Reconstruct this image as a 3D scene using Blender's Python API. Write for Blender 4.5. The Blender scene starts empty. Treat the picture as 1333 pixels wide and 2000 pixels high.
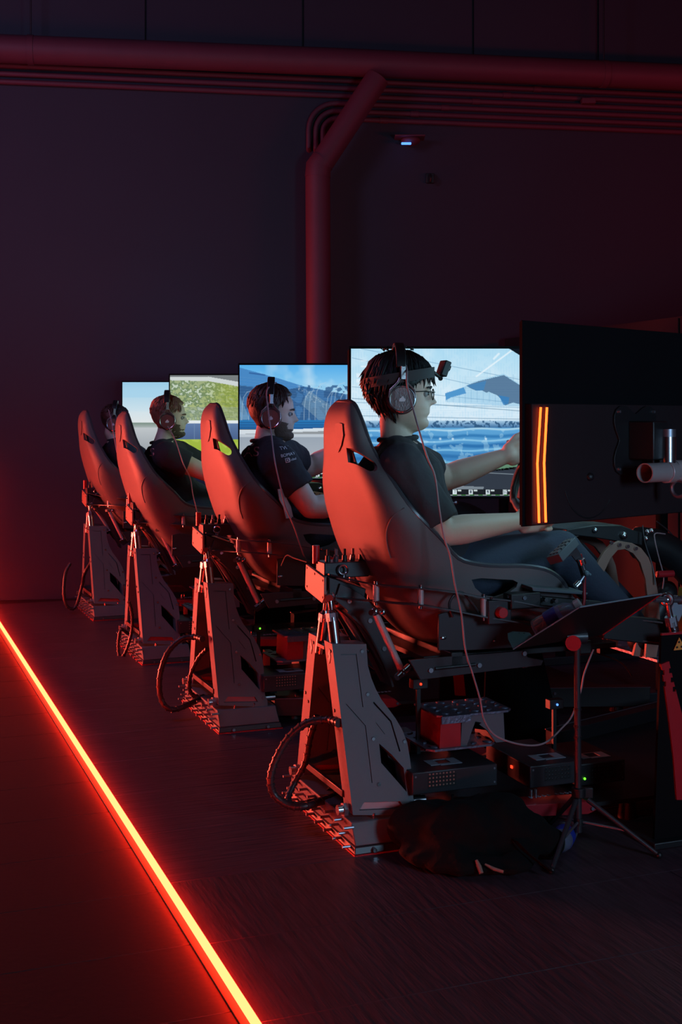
import bpy, math, random
import numpy as np
from mathutils import Vector, Matrix
from mathutils.bvhtree import BVHTree
from mathutils import noise as mnoise
random.seed(4)
S = bpy.context.scene
COL = S.collection
# ---------------------------------------------------------------- camera, world, lights, exposure
F, HZ, EYE = 2400.0, 819.0, 1.22            # focal length in px, horizon row, eye height
cam = bpy.data.cameras.new('camera'); camo = bpy.data.objects.new('camera', cam); COL.objects.link(camo)
cam.sensor_fit = 'VERTICAL'; cam.sensor_height = 36; cam.lens = F/2000*36
cam.shift_y = -(1000-HZ)/2000; cam.clip_start = .05; cam.clip_end = 60
camo.location = (0, 0, EYE); camo.rotation_euler = (math.pi/2, 0, 0)
S.camera = camo
S.view_settings.view_transform = 'Standard'; S.view_settings.look = 'None'
S.view_settings.exposure = 0; S.view_settings.gamma = 1; S.view_settings.use_curve_mapping = False
w = bpy.data.worlds.new('dim room air'); S.world = w; w.use_nodes = True
w.node_tree.nodes['Background'].inputs[0].default_value = (.7, .45, 1.0, 1)
w.node_tree.nodes['Background'].inputs[1].default_value = .0025

def area(name, loc, target, size, color, power, sy=None):
    l = bpy.data.lights.new(name, 'AREA'); l.energy = power; l.color = color; l.size = size
    if sy: l.shape = 'RECTANGLE'; l.size_y = sy
    o = bpy.data.objects.new(name, l); COL.objects.link(o); o.location = loc
    o.rotation_euler = (Vector(target)-Vector(loc)).to_track_quat('-Z', 'Y').to_euler()
    return o
area('cool_stand_lamp', (2.35, .55, 1.45), (.25, 4.3, .75), .7, (.40, .70, 1.0), 36)  # unseen cool fill added in place of a nearer rig's screens
rl = area('red_wall_lamp', (-5.6, 7.0, .42), (-.6, 4.6, .80), 2.0, (1.0, .100, .060), 250, .45); rl.data.spread = math.radians(95)  # unseen red light added at far left for seat backs and tower edges
area('red_uplight_right', (3.3, 6.2, 2.3), (2.0, 7.6, 3.9), 1.0, (1.0, .012, .05), 15, .3)  # unseen red light added to brighten the pipe from below
area('red_uplight_left', (-3.4, 6.0, 2.3), (-1.6, 7.4, 3.8), 1.0, (1.0, .012, .05), 11, .3)  # left-hand partner, also unseen and added for the pipe
area('violet_ceiling_lamp', (-3.0, 4.2, 3.6), (-1.9, 8.4, 1.5), 1.0, (.52, .47, 1.0), 34)  # unseen violet light added to lift the left part of the wall

# ---------------------------------------------------------------- frames
ANG = math.radians(21.0); CA, SA = math.cos(ANG), math.sin(ANG)
OX, OY = -.0615, 3.71                       # floor origin of the nearest rig
SX, SY_ = -.512, 1.333                      # step to the next rig
def origin(n): return (OX+SX*n, OY+SY_*n)
def W(p, n=0):
    ox, oy = origin(n); x, y, z = p
    return Vector((ox+x*CA-y*SA, oy+x*SA+y*CA, z))
def Q(px, py, L, n=0):                      # point of rig n on its lateral plane y=L
    ox, oy = origin(n); k = (px-666.5)/F
    x = (k*(oy+CA*L)-ox+SA*L)/(CA-k*SA)
    Y = oy+x*SA+CA*L
    return Vector((x, L, EYE-(py-HZ)/F*Y))
def Qlean(px, py, La, za, Lb, zb):
    L = La
    for _ in range(12):
        p = Q(px, py, L); L = La+(Lb-La)*(p.z-za)/(zb-za)
    return Q(px, py, L)
def G(px, py, Y): return Vector(((px-666.5)/F*Y, Y, EYE-(py-HZ)/F*Y))

# ---------------------------------------------------------------- materials
def mat(name, col, rough=.5, metal=0, bump=0, bscale=200, spec=.5, alt=None, altscale=6, trans=0, coat=0, stretch=None, emit=None, es=1):
    m = bpy.data.materials.new(name); m.use_nodes = True; nt = m.node_tree; b = nt.nodes['Principled BSDF']
    b.inputs['Base Color'].default_value = (*col, 1); b.inputs['Roughness'].default_value = rough
    b.inputs['Metallic'].default_value = metal; b.inputs['Specular IOR Level'].default_value = spec
    if trans: b.inputs['Transmission Weight'].default_value = trans
    if coat: b.inputs['Coat Weight'].default_value = coat
    if emit: b.inputs['Emission Color'].default_value = (*emit, 1); b.inputs['Emission Strength'].default_value = es
    tc = nt.nodes.new('ShaderNodeTexCoord'); src = tc.outputs['Object']
    if stretch:
        mp = nt.nodes.new('ShaderNodeMapping'); mp.inputs['Scale'].default_value = stretch[:3]
        if len(stretch) > 3: mp.inputs['Rotation'].default_value = (0, 0, stretch[3])
        nt.links.new(src, mp.inputs[0]); src = mp.outputs[0]
    if bump:
        n = nt.nodes.new('ShaderNodeTexNoise'); n.inputs['Scale'].default_value = bscale; n.inputs['Detail'].default_value = 3
        bp = nt.nodes.new('ShaderNodeBump'); bp.inputs['Strength'].default_value = bump; bp.inputs['Distance'].default_value = .002
        nt.links.new(src, n.inputs['Vector']); nt.links.new(n.outputs[0], bp.inputs['Height']); nt.links.new(bp.outputs[0], b.inputs['Normal'])
    n2 = nt.nodes.new('ShaderNodeTexNoise'); n2.inputs['Scale'].default_value = altscale; n2.inputs['Detail'].default_value = 4
    mx = nt.nodes.new('ShaderNodeMix'); mx.data_type = 'RGBA'
    a = alt or tuple(c*.78 for c in col)
    mx.inputs[6].default_value = (*col, 1); mx.inputs[7].default_value = (*a, 1)
    nt.links.new(src, n2.inputs['Vector']); nt.links.new(n2.outputs[0], mx.inputs[0]); nt.links.new(mx.outputs[2], b.inputs['Base Color'])
    return m
def glow(name, col, strength):
    m = bpy.data.materials.new(name); m.use_nodes = True; nt = m.node_tree; nt.nodes.clear()
    e = nt.nodes.new('ShaderNodeEmission'); o = nt.nodes.new('ShaderNodeOutputMaterial')
    e.inputs[0].default_value = (*col, 1); e.inputs[1].default_value = strength
    nt.links.new(e.outputs[0], o.inputs[0]); return m
def screenmat(name):
    m = glow(name, (1, 1, 1), 1.0); nt = m.node_tree
    at = nt.nodes.new('ShaderNodeVertexColor'); at.layer_name = 'picture'
    nt.links.new(at.outputs[0], nt.nodes['Emission'].inputs[0]); return m
M = {}
M['wall'] = mat('dark painted wall', (.042, .040, .058), .75, bump=.8, bscale=3, altscale=1.2)
M['ceil'] = mat('black ceiling', (.03, .025, .03), .9)
M['floor_wood'] = mat('dark wood grain floor', (.012, .007, .011), .5, bump=1.0, bscale=5, stretch=(1.2, 16, 16), alt=(.085, .045, .068), altscale=4.5, spec=.4)
M['floor_wood2'] = mat('dark wood grain floor crosswise', (.012, .008, .010), .45, bump=1.0, bscale=5, stretch=(16, 1.5, 16), alt=(.095, .046, .060), altscale=4.5, spec=.4)
M['floor_smooth'] = mat('smooth dark floor', (.020, .008, .011), .55, bump=.2, bscale=60, spec=.3)
M['pipe'] = mat('painted pipe', (.15, .035, .055), .6, bump=.2)
M['black'] = mat('black powder coat', (.011, .011, .013), .42, bump=.25, bscale=500)
M['plate'] = mat('dark grey coated steel plate', (.11, .13, .15), .5, bump=.2, bscale=600, spec=.35)
M['frame'] = mat('satin black frame metal', (.028, .026, .032), .38, bump=.1)
M['rod'] = mat('satin light metal rod', (.5, .42, .42), .4, metal=.3)
M['chrome'] = mat('polished chrome', (.6, .6, .64), .24, metal=1)
M['steel'] = mat('zinc steel', (.35, .35, .4), .4, metal=.9)
M['tan'] = mat('bronze coated steel', (.30, .17, .13), .5, bump=.2)
M['redmetal'] = mat('red anodised metal', (.42, .012, .022), .38)
M['seat'] = mat('textured seat shell', (.120, .100, .105), .48, bump=.35, bscale=900, spec=.35)
M['seatpad'] = mat('black seat upholstery', (.02, .02, .026), .8, bump=.4, bscale=300)
M['rim'] = mat('glossy seat edge trim', (.05, .05, .06), .25)
M['shirt'] = mat('black cotton shirt', (.032, .028, .036), .85, bump=.6, bscale=60)
M['shirt2'] = mat('black team shirt', (.022, .018, .025), .85, bump=.6, bscale=60)
M['jeans'] = mat('dark denim', (.035, .045, .075), .85, bump=.6, bscale=120)
M['skin'] = mat('skin', (.66, .46, .38), .5, bump=.15, bscale=150, alt=(.60, .40, .32))
M['hair_black'] = mat('black hair', (.005, .005, .008), .6, bump=1, bscale=40, stretch=(1, 1, .2))
M['hair_brown'] = mat('dark brown hair', (.035, .018, .014), .55, bump=1, bscale=60, stretch=(1, 1, .3))
M['hair_light'] = mat('light brown hair', (.16, .08, .05), .6, bump=1, bscale=60, stretch=(1, 1, .3))
M['beard'] = mat('brown beard', (.13, .075, .052), .8, bump=1, bscale=200)
M['plastic'] = mat('black plastic', (.009, .009, .011), .45)
M['cable'] = mat('black rubber cable', (.03, .025, .03), .4)
M['cord'] = mat('grey headset cord', (.34, .22, .24), .5)
M['brushed'] = mat('brushed metal disc', (.40, .35, .35), .32, metal=.9, bump=.3, bscale=200)
M['brown_pad'] = mat('dark red-brown ear cushion', (.14, .045, .05), .55)
M['white'] = mat('white print', (.75, .75, .8), .6)
M['greyprint'] = mat('faded print', (.30, .30, .36), .6)
M['tread'] = mat('studded tread metal', (.20, .20, .27), .42, metal=.7, bump=1, bscale=120)
M['orange'] = mat('orange sticker', (.8, .3, .05), .5)
M['lens'] = mat('dark lens', (.01, .01, .012), .1)
M['partition'] = mat('dark red-black partition board', (.026, .012, .016), .7)
M['fabric'] = mat('black bag fabric', (.004, .0035, .004), .95, spec=.2, bump=.8, bscale=90)
M['bottle'] = mat('clear bottle plastic', (.8, .83, .95), .1, trans=.85, bump=.4, bscale=60)
M['bluelabel'] = mat('blue bottle label', (.02, .04, .35), .4)
M['teal'] = mat('blue grey coated lip', (.16, .24, .28), .45)
M['yellow'] = mat('yellow green webbing', (.45, .5, .06), .6)
M['neon'] = glow('neon tube glow', (1.0, .0200, .0065), 46)
M['led'] = glow('orange red led glow', (1.0, .075, .010), 6.5)
M['housing'] = mat('dark monitor housing', (.022, .013, .016), .6, spec=.25)
M['eye'] = mat('eye white', (.35, .33, .33), .4)
M['dull'] = mat('dull black plastic', (.006, .006, .008), .85, spec=.08)
M['channel'] = mat('dull channel flange', (.05, .035, .03), .6)
M['coal'] = mat('matt black metal', (.004, .004, .005), .8, spec=.1)
M['bluelight'] = glow('blue indicator glow', (.08, .25, 1), 2.2)
M['green'] = glow('green indicator glow', (.15, 1, .03), 2)
M['redled'] = glow('red indicator glow', (1, .03, .01), 3)
M['amber'] = glow('amber indicator glow', (1, .35, .02), 1)
M['cupglow'] = glow('lit earcup emblem', (.85, .9, .95), 1.3)

# ---------------------------------------------------------------- mesh builder
class MB:
    def __init__(s): s.v = []; s.f = []
    def add(s, v, f):
        o = len(s.v); s.v += [Vector(p) for p in v]; s.f += [tuple(i+o for i in q) for q in f]; return s
    def box(s, x0, x1, y0, y1, z0, z1):
        return s.loops([(x0, y0, z0), (x1, y0, z0), (x1, y1, z0), (x0, y1, z0)], [(x0, y0, z1), (x1, y0, z1), (x1, y1, z1), (x0, y1, z1)])
    def obox(s, c, size, R=None):
        R = R or Matrix.Identity(3); a, b, d = [q/2 for q in size]; c = Vector(c)
        P = [c+R@Vector((x*a, y*b, z*d)) for z in (-1, 1) for x, y in ((-1, -1), (1, -1), (1, 1), (-1, 1))]
        return s.loops(P[:4], P[4:])
    def loops(s, A, B):
        n = len(A); f = [tuple(reversed(range(n))), tuple(range(n, 2*n))]
        f += [(i, (i+1) % n, n+(i+1) % n, n+i) for i in range(n)]
        return s.add(list(A)+list(B), f)
    def prism(s, pts, d):
        d = Vector(d); A = [Vector(p) for p in pts]; return s.loops(A, [p+d for p in A])
    def rings(s, R, cap=True, closed=False):
        n = len(R[0]); v = [p for r in R for p in r]; f = []
        m = len(R)
        for j in range(m if closed else m-1):
            a, b = j*n, ((j+1) % m)*n
            f += [(a+i, a+(i+1) % n, b+(i+1) % n, b+i) for i in range(n)]
        if cap and not closed: f += [tuple(reversed(range(n))), tuple(range((m-1)*n, m*n))]
        return s.add(v, f)
    def tube(s, pts, r, seg=10, closed=False, flat=None):
        P = [Vector(p) for p in pts]; m = len(P); rs = r if isinstance(r, (list, tuple)) else [r]*m
        R = []; up = None
        for i in range(m):
            t = (P[(i+1) % m]-P[i-1]) if closed else (P[min(i+1, m-1)]-P[max(i-1, 0)])
            if t.length < 1e-9: t = Vector((0, 0, 1))
            t.normalize()
            if up is None: up = t.orthogonal().normalized()
            up = (up-t*up.dot(t)); up = up.normalized() if up.length > 1e-6 else t.orthogonal().normalized()
            b = t.cross(up)
            R.append([P[i]+(up*math.cos(2*math.pi*k/seg)+b*math.sin(2*math.pi*k/seg))*rs[i] for k in range(seg)])
        return s.rings(R, True, closed)
    def cyl(s, a, b, r0, r1=None, seg=16):
        return s.tube([a, b], [r0, r0 if r1 is None else r1], seg)
    def capsule(s, a, b, r0, r1, seg=16, flat=(1, 1)):
        a, b = Vector(a), Vector(b); t = (b-a).normalized(); P = []; R = []
        for k in range(1, 6):
            q = math.pi/2*k/5; P.append(a-t*r0*math.cos(q)); R.append(r0*math.sin(q))
        for k in range(1, 6):
            q = math.pi/2*k/5; P.append(b+t*r1*math.sin(q-math.pi/2*1/5)); R.append(r1*math.cos(q-math.pi/2*1/5))
        return s.tube(P, [max(x, .0006) for x in R], seg)
    def ball(s, c, r, seg=16, R=None):
        r = (r, r, r) if isinstance(r, (int, float)) else r; R = R or Matrix.Identity(3); c = Vector(c); rr = []
        n = max(5, seg//2)
        for j in range(n+1):
            a = math.pi*(j+.02 if j == 0 else (j-.02 if j == n else j))/n
            rr.append([c+R@Vector((r[0]*math.sin(a)*math.cos(2*math.pi*i/seg), r[1]*math.sin(a)*math.sin(2*math.pi*i/seg), -r[2]*math.cos(a))) for i in range(seg)])
        return s.rings(rr)
    def torus(s, c, axis, R, r, seg=28, sub=8, a0=0, a1=None, up=None):
        ax = Vector(axis).normalized(); u = (Vector(up)-ax*ax.dot(Vector(up))).normalized() if up else ax.orthogonal().normalized(); v = ax.cross(u); c = Vector(c)
        if a1 is None: return s.tube([c+(u*math.cos(2*math.pi*i/seg)+v*math.sin(2*math.pi*i/seg))*R for i in range(seg)], r, sub, True)
        return s.tube([c+(u*math.cos(a0+(a1-a0)*i/seg)+v*math.sin(a0+(a1-a0)*i/seg))*R for i in range(seg+1)], r, sub)
    def ribbon(s, pts, wdir, wid, th):
        P = [Vector(p) for p in pts]; wd = Vector(wdir).normalized(); R = []
        for i in range(len(P)):
            t = (P[min(i+1, len(P)-1)]-P[max(i-1, 0)]).normalized(); n = t.cross(wd).normalized()
            R.append([P[i]+wd*wid/2+n*th/2, P[i]-wd*wid/2+n*th/2, P[i]-wd*wid/2-n*th/2, P[i]+wd*wid/2-n*th/2])
        return s.rings(R)
def smooth_path(pts, n=6):
    P = [Vector(p) for p in pts]; out = []
    for i in range(len(P)-1):
        p0, p1, p2, p3 = P[max(i-1, 0)], P[i], P[i+1], P[min(i+2, len(P)-1)]
        for k in range(n):
            t = k/n
            out.append(.5*((2*p1)+(p2-p0)*t+(2*p0-5*p1+4*p2-p3)*t*t+(3*p1-p0-3*p2+p3)*t*t*t))
    out.append(P[-1]); return out
KID = {}
def kids(o): return KID.get(o.name, [])
def link(name, me, m, parent=None):
    o = bpy.data.objects.new(name, me); COL.objects.link(o)
    if parent is not None: KID.setdefault(parent.name, []).append(o)
    if m is not None and not me.materials: me.materials.append(m)
    if parent is not None: o.parent = parent
    return o
def base_of(o):
    while o is not None:
        if 'bx' in o: return Vector((o['bx'], o['by'], o['bz']))
        o = o.parent
    return Vector((0, 0, 0))
def mesh_of(mb, name, b=Vector((0, 0, 0)), sharp=40):
    me = bpy.data.meshes.new(name); me.from_pydata([p-b for p in mb.v], [], mb.f); me.update()
    import bmesh
    bm = bmesh.new(); bm.from_mesh(me); bmesh.ops.recalc_face_normals(bm, faces=bm.faces); bm.to_mesh(me); bm.free()
    me.shade_smooth(); me.set_sharp_from_angle(angle=math.radians(sharp)); return me
def part(name, mb, m, parent, bevel=0, label=None, sharp=40, kind=None):
    b = base_of(parent); me = mesh_of(mb, name, b, sharp); o = link(name, me, M[m] if isinstance(m, str) else m, parent)
    if bevel:
        md = o.modifiers.new('bevel', 'BEVEL'); md.width = bevel; md.segments = 2; md.limit_method = 'ANGLE'
    if label: o['label'] = label
    if kind: o['kind'] = kind
    return o
def thing(name, label, cat, base=(0, 0, 0), n=0, group=None, world=False):
    o = bpy.data.objects.new(name, None); COL.objects.link(o); o.empty_display_size = .05
    b = Vector(base); o['label'] = label; o['category'] = cat
    if group: o['group'] = group
    o['bx'], o['by'], o['bz'] = b
    if world: o.location = b
    else: o.location = W(b, n); o.rotation_euler = (0, 0, ANG)
    return o
def ctree(o, parent):
    c = o.copy(); COL.objects.link(c); c.parent = parent
    for k in kids(o): ctree(k, c)
def rep(o, n, label, dx=(0, 0, 0), skip=()):
    c = o.copy(); COL.objects.link(c); c['label'] = label
    c.location = W(base_of(o)+Vector(dx), n)
    for k in kids(o):
        if k.name.split('.')[0] in skip: continue
        ctree(k, c)
    return c
def struct(name, mb, m, parent=None, bevel=0):
    o = part(name, mb, m, parent, bevel)
    if parent is None: o['kind'] = 'structure'
    return o
TS = bpy.data.scenes.new('workbench')
def evalmesh(o, extra=()):
    L = [o]+list(extra); par = o.parent; o.parent = None
    for q in L: TS.collection.objects.link(q)
    with bpy.context.temp_override(scene=TS, view_layer=TS.view_layers[0]):
        dg = bpy.context.evaluated_depsgraph_get(); dg.update()
        me = bpy.data.meshes.new_from_object(o.evaluated_get(dg), depsgraph=dg)
    for q in L: TS.collection.objects.unlink(q)
    o.parent = par
    return me
def cut(o, cutters):
    tmp = []
    for mb in cutters:
        c = link('cutter', mesh_of(mb, 'cutter', base_of(o)), None, None); tmp.append(c)
        md = o.modifiers.new('cut', 'BOOLEAN'); md.object = c; md.operation = 'DIFFERENCE'; md.solver = 'EXACT'
    me = evalmesh(o, tmp); o.modifiers.clear(); old = o.data; o.data = me
    for c in tmp: bpy.data.objects.remove(c)
    me.shade_smooth(); me.set_sharp_from_angle(angle=math.radians(35))
def remesh(mb, name, m, parent, voxel=.005, sm=4, label=None):
    o = part(name, mb, m, parent, label=label)
    r = o.modifiers.new('r', 'REMESH'); r.mode = 'VOXEL'; r.voxel_size = voxel; r.use_smooth_shade = True
    s_ = o.modifiers.new('s', 'SMOOTH'); s_.iterations = sm; s_.factor = .5
    me = evalmesh(o); o.modifiers.clear(); o.data = me; me.shade_smooth(); return o
def text(body, size, extr=.0006):
    cu = bpy.data.curves.new('t', 'FONT'); cu.body = body; cu.size = size; cu.extrude = extr; cu.align_x = 'CENTER'; cu.align_y = 'CENTER'
    o = bpy.data.objects.new('t', cu); COL.objects.link(o); me = evalmesh(o)
    mb = MB(); mb.add([v.co.copy() for v in me.vertices], [tuple(p.vertices) for p in me.polygons])
    bpy.data.objects.remove(o); bpy.data.meshes.remove(me); return mb
# ---------------------------------------------------------------- room shell
def wallY(X): return 8.42+.16*(X+2.35)
struct('wall_back', MB().loops([(-6.5, wallY(-6.5), -.02), (4.6, wallY(4.6), -.02), (4.6, wallY(4.6)+.2, -.02), (-6.5, wallY(-6.5)+.2, -.02)],
       [(-6.5, wallY(-6.5), 4.6), (4.6, wallY(4.6), 4.6), (4.6, wallY(4.6)+.2, 4.6), (-6.5, wallY(-6.5)+.2, 4.6)]), 'wall')
struct('wall_left', MB().box(-6.7, -6.5, -3, 8, -.02, 4.6), 'wall')
struct('wall_right', MB().box(4.6, 4.8, -3, 9.6, -.02, 4.6), 'wall')
struct('wall_rear', MB().box(-6.5, 4.6, -3.2, -3, -.02, 4.6), 'wall')
struct('ceiling', MB().box(-6.7, 4.8, -3.2, 10, 4.6, 4.7), 'ceil')
# upper wall panels standing proud above the pipe, parted by narrow joints
edges = [-6.5, -4.2, -1.36, -.27, .96, 1.9, 3.1, 4.6]
wl = bpy.data.objects['wall_back']
for a, b in zip(edges[:-1], edges[1:]):
    a += .008; b -= .008
    part('wall_panel', MB().loops([(a, wallY(a)-.02, 3.85), (b, wallY(b)-.02, 3.85), (b, wallY(b)+.01, 3.85), (a, wallY(a)+.01, 3.85)],
         [(a, wallY(a)-.02, 4.59), (b, wallY(b)-.02, 4.59), (b, wallY(b)+.01, 4.59), (a, wallY(a)+.01, 4.59)]), 'wall', wl)
# floor: one slab, boards laid on it on both sides of the light line
fl = struct('floor', MB().box(-6.7, 4.8, -3.2, 10, -.12, -.02), 'floor_smooth')
SP = Vector((-.182, 2.479, 0)); SD = Vector((-.3590, .9333, 0)); SN = Vector((.9333, .3590, 0))
def fp(a, b, z): p = SP+SD*a+SN*b; return Vector((p.x, p.y, z))
from mathutils.geometry import intersect_line_plane
def board(a0, a1, b0, b1, m):
    g = .0012 if m == 'floor_smooth' else .0004
    pts = [(a0+g, b0+g), (a1-g, b0+g), (a1-g, b1-g), (a0+g, b1-g)]
    P = []
    for a, b in pts:
        p = fp(a, b, 0)
        P.append((a, b))
    o = MB().loops([Vector((b, a, -.02)) for a, b in P], [Vector((b, a, 0)) for a, b in P])
    ob = link('floor_board', mesh_of(o, 'floor_board'), M[m], fl)
    ob.location = (SP.x, SP.y, 0); ob.rotation_euler = (0, 0, math.atan2(SN.y, SN.x)); 
    md = ob.modifiers.new('b', 'BEVEL'); md.width = .0012; md.segments = 1
    return ob
a = -2.35
while a < 7.6:
    wdt = .345
    bl = max(-3.4, -3.4)
    board(a, a+wdt, -3.0, -.0195, 'floor_smooth')
    a += wdt
a = -2.4; i = 0
while a < 7.0:
    wdt = .40
    far = (a > .45)
    cuts = [.013, 1.05+.5*((i*7) % 5)/5, 2.9, 4.4] if far else [.013, 1.3+.4*(i % 2), 3.2, 4.4]
    for c0, c1 in zip(cuts[:-1], cuts[1:]):
        # keep boards inside the room
        if fp(a, c0, 0).y > 8.2 or fp(a, c1, 0).x > 4.55 or fp(a+wdt, c1, 0).y > wallY(fp(a+wdt, c1, 0).x): 
            if fp(a, c0, 0).y > 8.0: continue
            c1 = min(c1, c0+.9)
        board(a, a+wdt, c0, c1, 'floor_wood' if far else 'floor_wood2')
    a += wdt; i += 1

# light line let into the floor, running up the back wall beyond the frame
t = thing('neon_floor_line', 'glowing orange-red light line running across the dark floor to the wall', 'light strip', fp(-2.2, 0, 0), world=True)
L1 = 6.28
part('light_tube', MB().tube([fp(-2.2, 0, .017), fp(L1, 0, .017)], .0095, 12), 'neon', t)
part('channel', MB().loops([fp(-2.2, -.021, -.015), fp(-2.2, .012, -.015), fp(L1, .012, -.015), fp(L1, -.021, -.015)],
     [fp(-2.2, -.021, .003), fp(-2.2, .010, .003), fp(L1, .010, .003), fp(L1, -.021, .003)]), 'channel', t, label='dull channel carrying the tube')
e = fp(L1, 0, 0)
t = thing('neon_wall_line', 'red glowing light line climbing the back wall beyond the left edge', 'light strip', (-2.50, wallY(-2.5)-.03, 0), world=True)
part('light_tube', MB().tube([(-2.46, wallY(-2.5)-.03, .05), (-2.46, wallY(-2.5)-.03, .92)], .009, 10), 'neon', t)
part('channel', MB().box(-2.475, -2.445, wallY(-2.5)-.02, wallY(-2.5)+.015, .04, .93), 'white', t)

# pipes and conduits on the back wall
def wp(px, py, off): # point in front of the wall seen through a pixel
    k = (px-666.5)/F; Y = (8.42+.16*2.35-off)/(1-.16*k); return G(px, py, Y)
main = [wp(-420, 77, .22), wp(0, 95, .22), wp(666, 121, .22), wp(1333, 151, .22), wp(1680, 166, .22)]
t = thing('main_pipe', 'thick round pipe running across the top of the dark wall', 'pipe', main[0], world=True)
part('pipe_run', MB().tube(main, .094, 24), 'pipe', t)
for px in (60, 1180):
    c = wp(px, 95+px*.042, .22); part('bracket', MB().tube([c-Vector((.02, .003, 0)), c+Vector((.02, .003, 0))], .099, 24), 'pipe', t)
    part('hanger_rod', MB().cyl(c+Vector((0, 0, .09)), (c.x, c.y, 4.6), .006), 'frame', t)
V0, V1, V2 = wp(626, 820, .26), wp(621, 330, .26), wp(738, 152, .26)
t = thing('branch_pipe', 'round downpipe bending diagonally off the main pipe and dropping down the wall', 'pipe', (V0.x, V0.y, 0), world=True)
part('downpipe', MB().tube([(V0.x, V0.y, 0), V1+Vector((0, 0, -.03))], .086, 24), 'pipe', t)
part('elbow', MB().tube([V1+Vector((0, 0, -.06)), V1+Vector((.005, 0, .02)), V1+(V2-V1)*.08], .089, 24), 'pipe', t)
part('diagonal_run', MB().tube([V1, V2], .084, 24), 'pipe', t)
for i in range(6):
    z = 3.637-.0545*i; r = .0185
    P = [Vector((4.5, wallY(4.5)-.03, z))]
    lab = ('topmost', 'second', 'third', 'fourth', 'fifth', 'lowest')[i]+' of the six thin conduits under the main pipe'
    if i < 3: P.append(Vector((-4.5, wallY(-4.5)-.03, z)))
    else:
        k = i-3; R_ = .20-.05*k; cx = -.03-.0*k
        P.append(Vector((cx, wallY(cx)-.03, z)))
        for j in range(1, 9):
            a_ = math.pi/2*j/8; x = cx-R_*math.sin(a_); P.append(Vector((x, wallY(x)-.03, z-R_+R_*math.cos(a_))))
        x = cx-R_; P.append(Vector((x, wallY(x)-.03, z-R_-.12))); P.append(Vector((x, wallY(x)+.05, z-R_-.16)))
    t = thing('wall_conduit', lab+(', bending down behind the branch pipe' if i > 2 else ', crossing the whole wall'), 'conduit', P[0], world=True, group='thin wall conduits')
    part('conduit_run', MB().tube(P, r, 12), 'pipe', t)
    c = wp(1050-60*i, 0, .03); part('coupling', MB().tube([(c.x-.03, wallY(c.x)-.035, z), (c.x+.03, wallY(c.x)-.025, z)], r+.004, 12), 'pipe', t)
c = wp(1150, 198, .08); t = thing('junction_box', 'small dark box fixed over the conduits at the right', 'box', c, world=True)
part('housing', MB().box(c.x-.05, c.x+.05, c.y-.03, wallY(c.x)+.005, c.z-.02, c.z+.02), 'pipe', t, .004)
c = wp(803, 272, .1); t = thing('wall_sensor', 'small wall-mounted device with a blue indicator light', 'sensor', c, world=True)
part('shelf_plate', MB().box(c.x-.115, c.x+.10, c.y-.05, wallY(c.x)+.005, c.z+.013, c.z+.024), 'pipe', t, .003)
part('housing', MB().ball((c.x, c.y+.03, c.z-.004), (.07, .07, .035), 20), 'pipe', t)
part('indicator', MB().box(c.x-.07, c.x+.0, c.y-.055, c.y-.03, c.z-.047, c.z-.033), 'bluelight', t, .004)
c = wp(841, 348, .02); t = thing('wall_hook', 'tiny dark hook on the wall right of the blue-lit device', 'hook', c, world=True)
part('hook_plate', MB().box(c.x-.03, c.x+.03, c.y-.005, wallY(c.x)+.005, c.z-.035, c.z+.035), 'black', t, .003)
part('hook_arm', MB().torus((c.x, c.y-.03, c.z-.01), (1, 0, 0), .03, .006, 16, 6, 0, 4), 'black', t)

# partition in front of the rigs (local x = 3)
pt = struct('wall_front', MB().loops([W((3.0, -1.8, 0)), W((3.06, -1.8, 0)), W((3.06, 4.35, 0)), W((3.0, 4.35, 0))],
       [W((3.0, -1.8, 1.80)), W((3.06, -1.8, 1.80)), W((3.06, 4.35, 1.80)), W((3.0, 4.35, 1.80))]), 'partition')
for k in range(6):
    y0 = -1.78+k*1.02
    part('partition_board', MB().loops([W((2.985, y0, .02)), W((3.005, y0, .02)), W((3.005, y0+1.0, .02)), W((2.985, y0+1.0, .02))],
         [W((2.985, y0, 1.79)), W((3.005, y0, 1.79)), W((3.005, y0+1.0, 1.79)), W((2.985, y0+1.0, 1.79))]), 'partition', pt)

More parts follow.
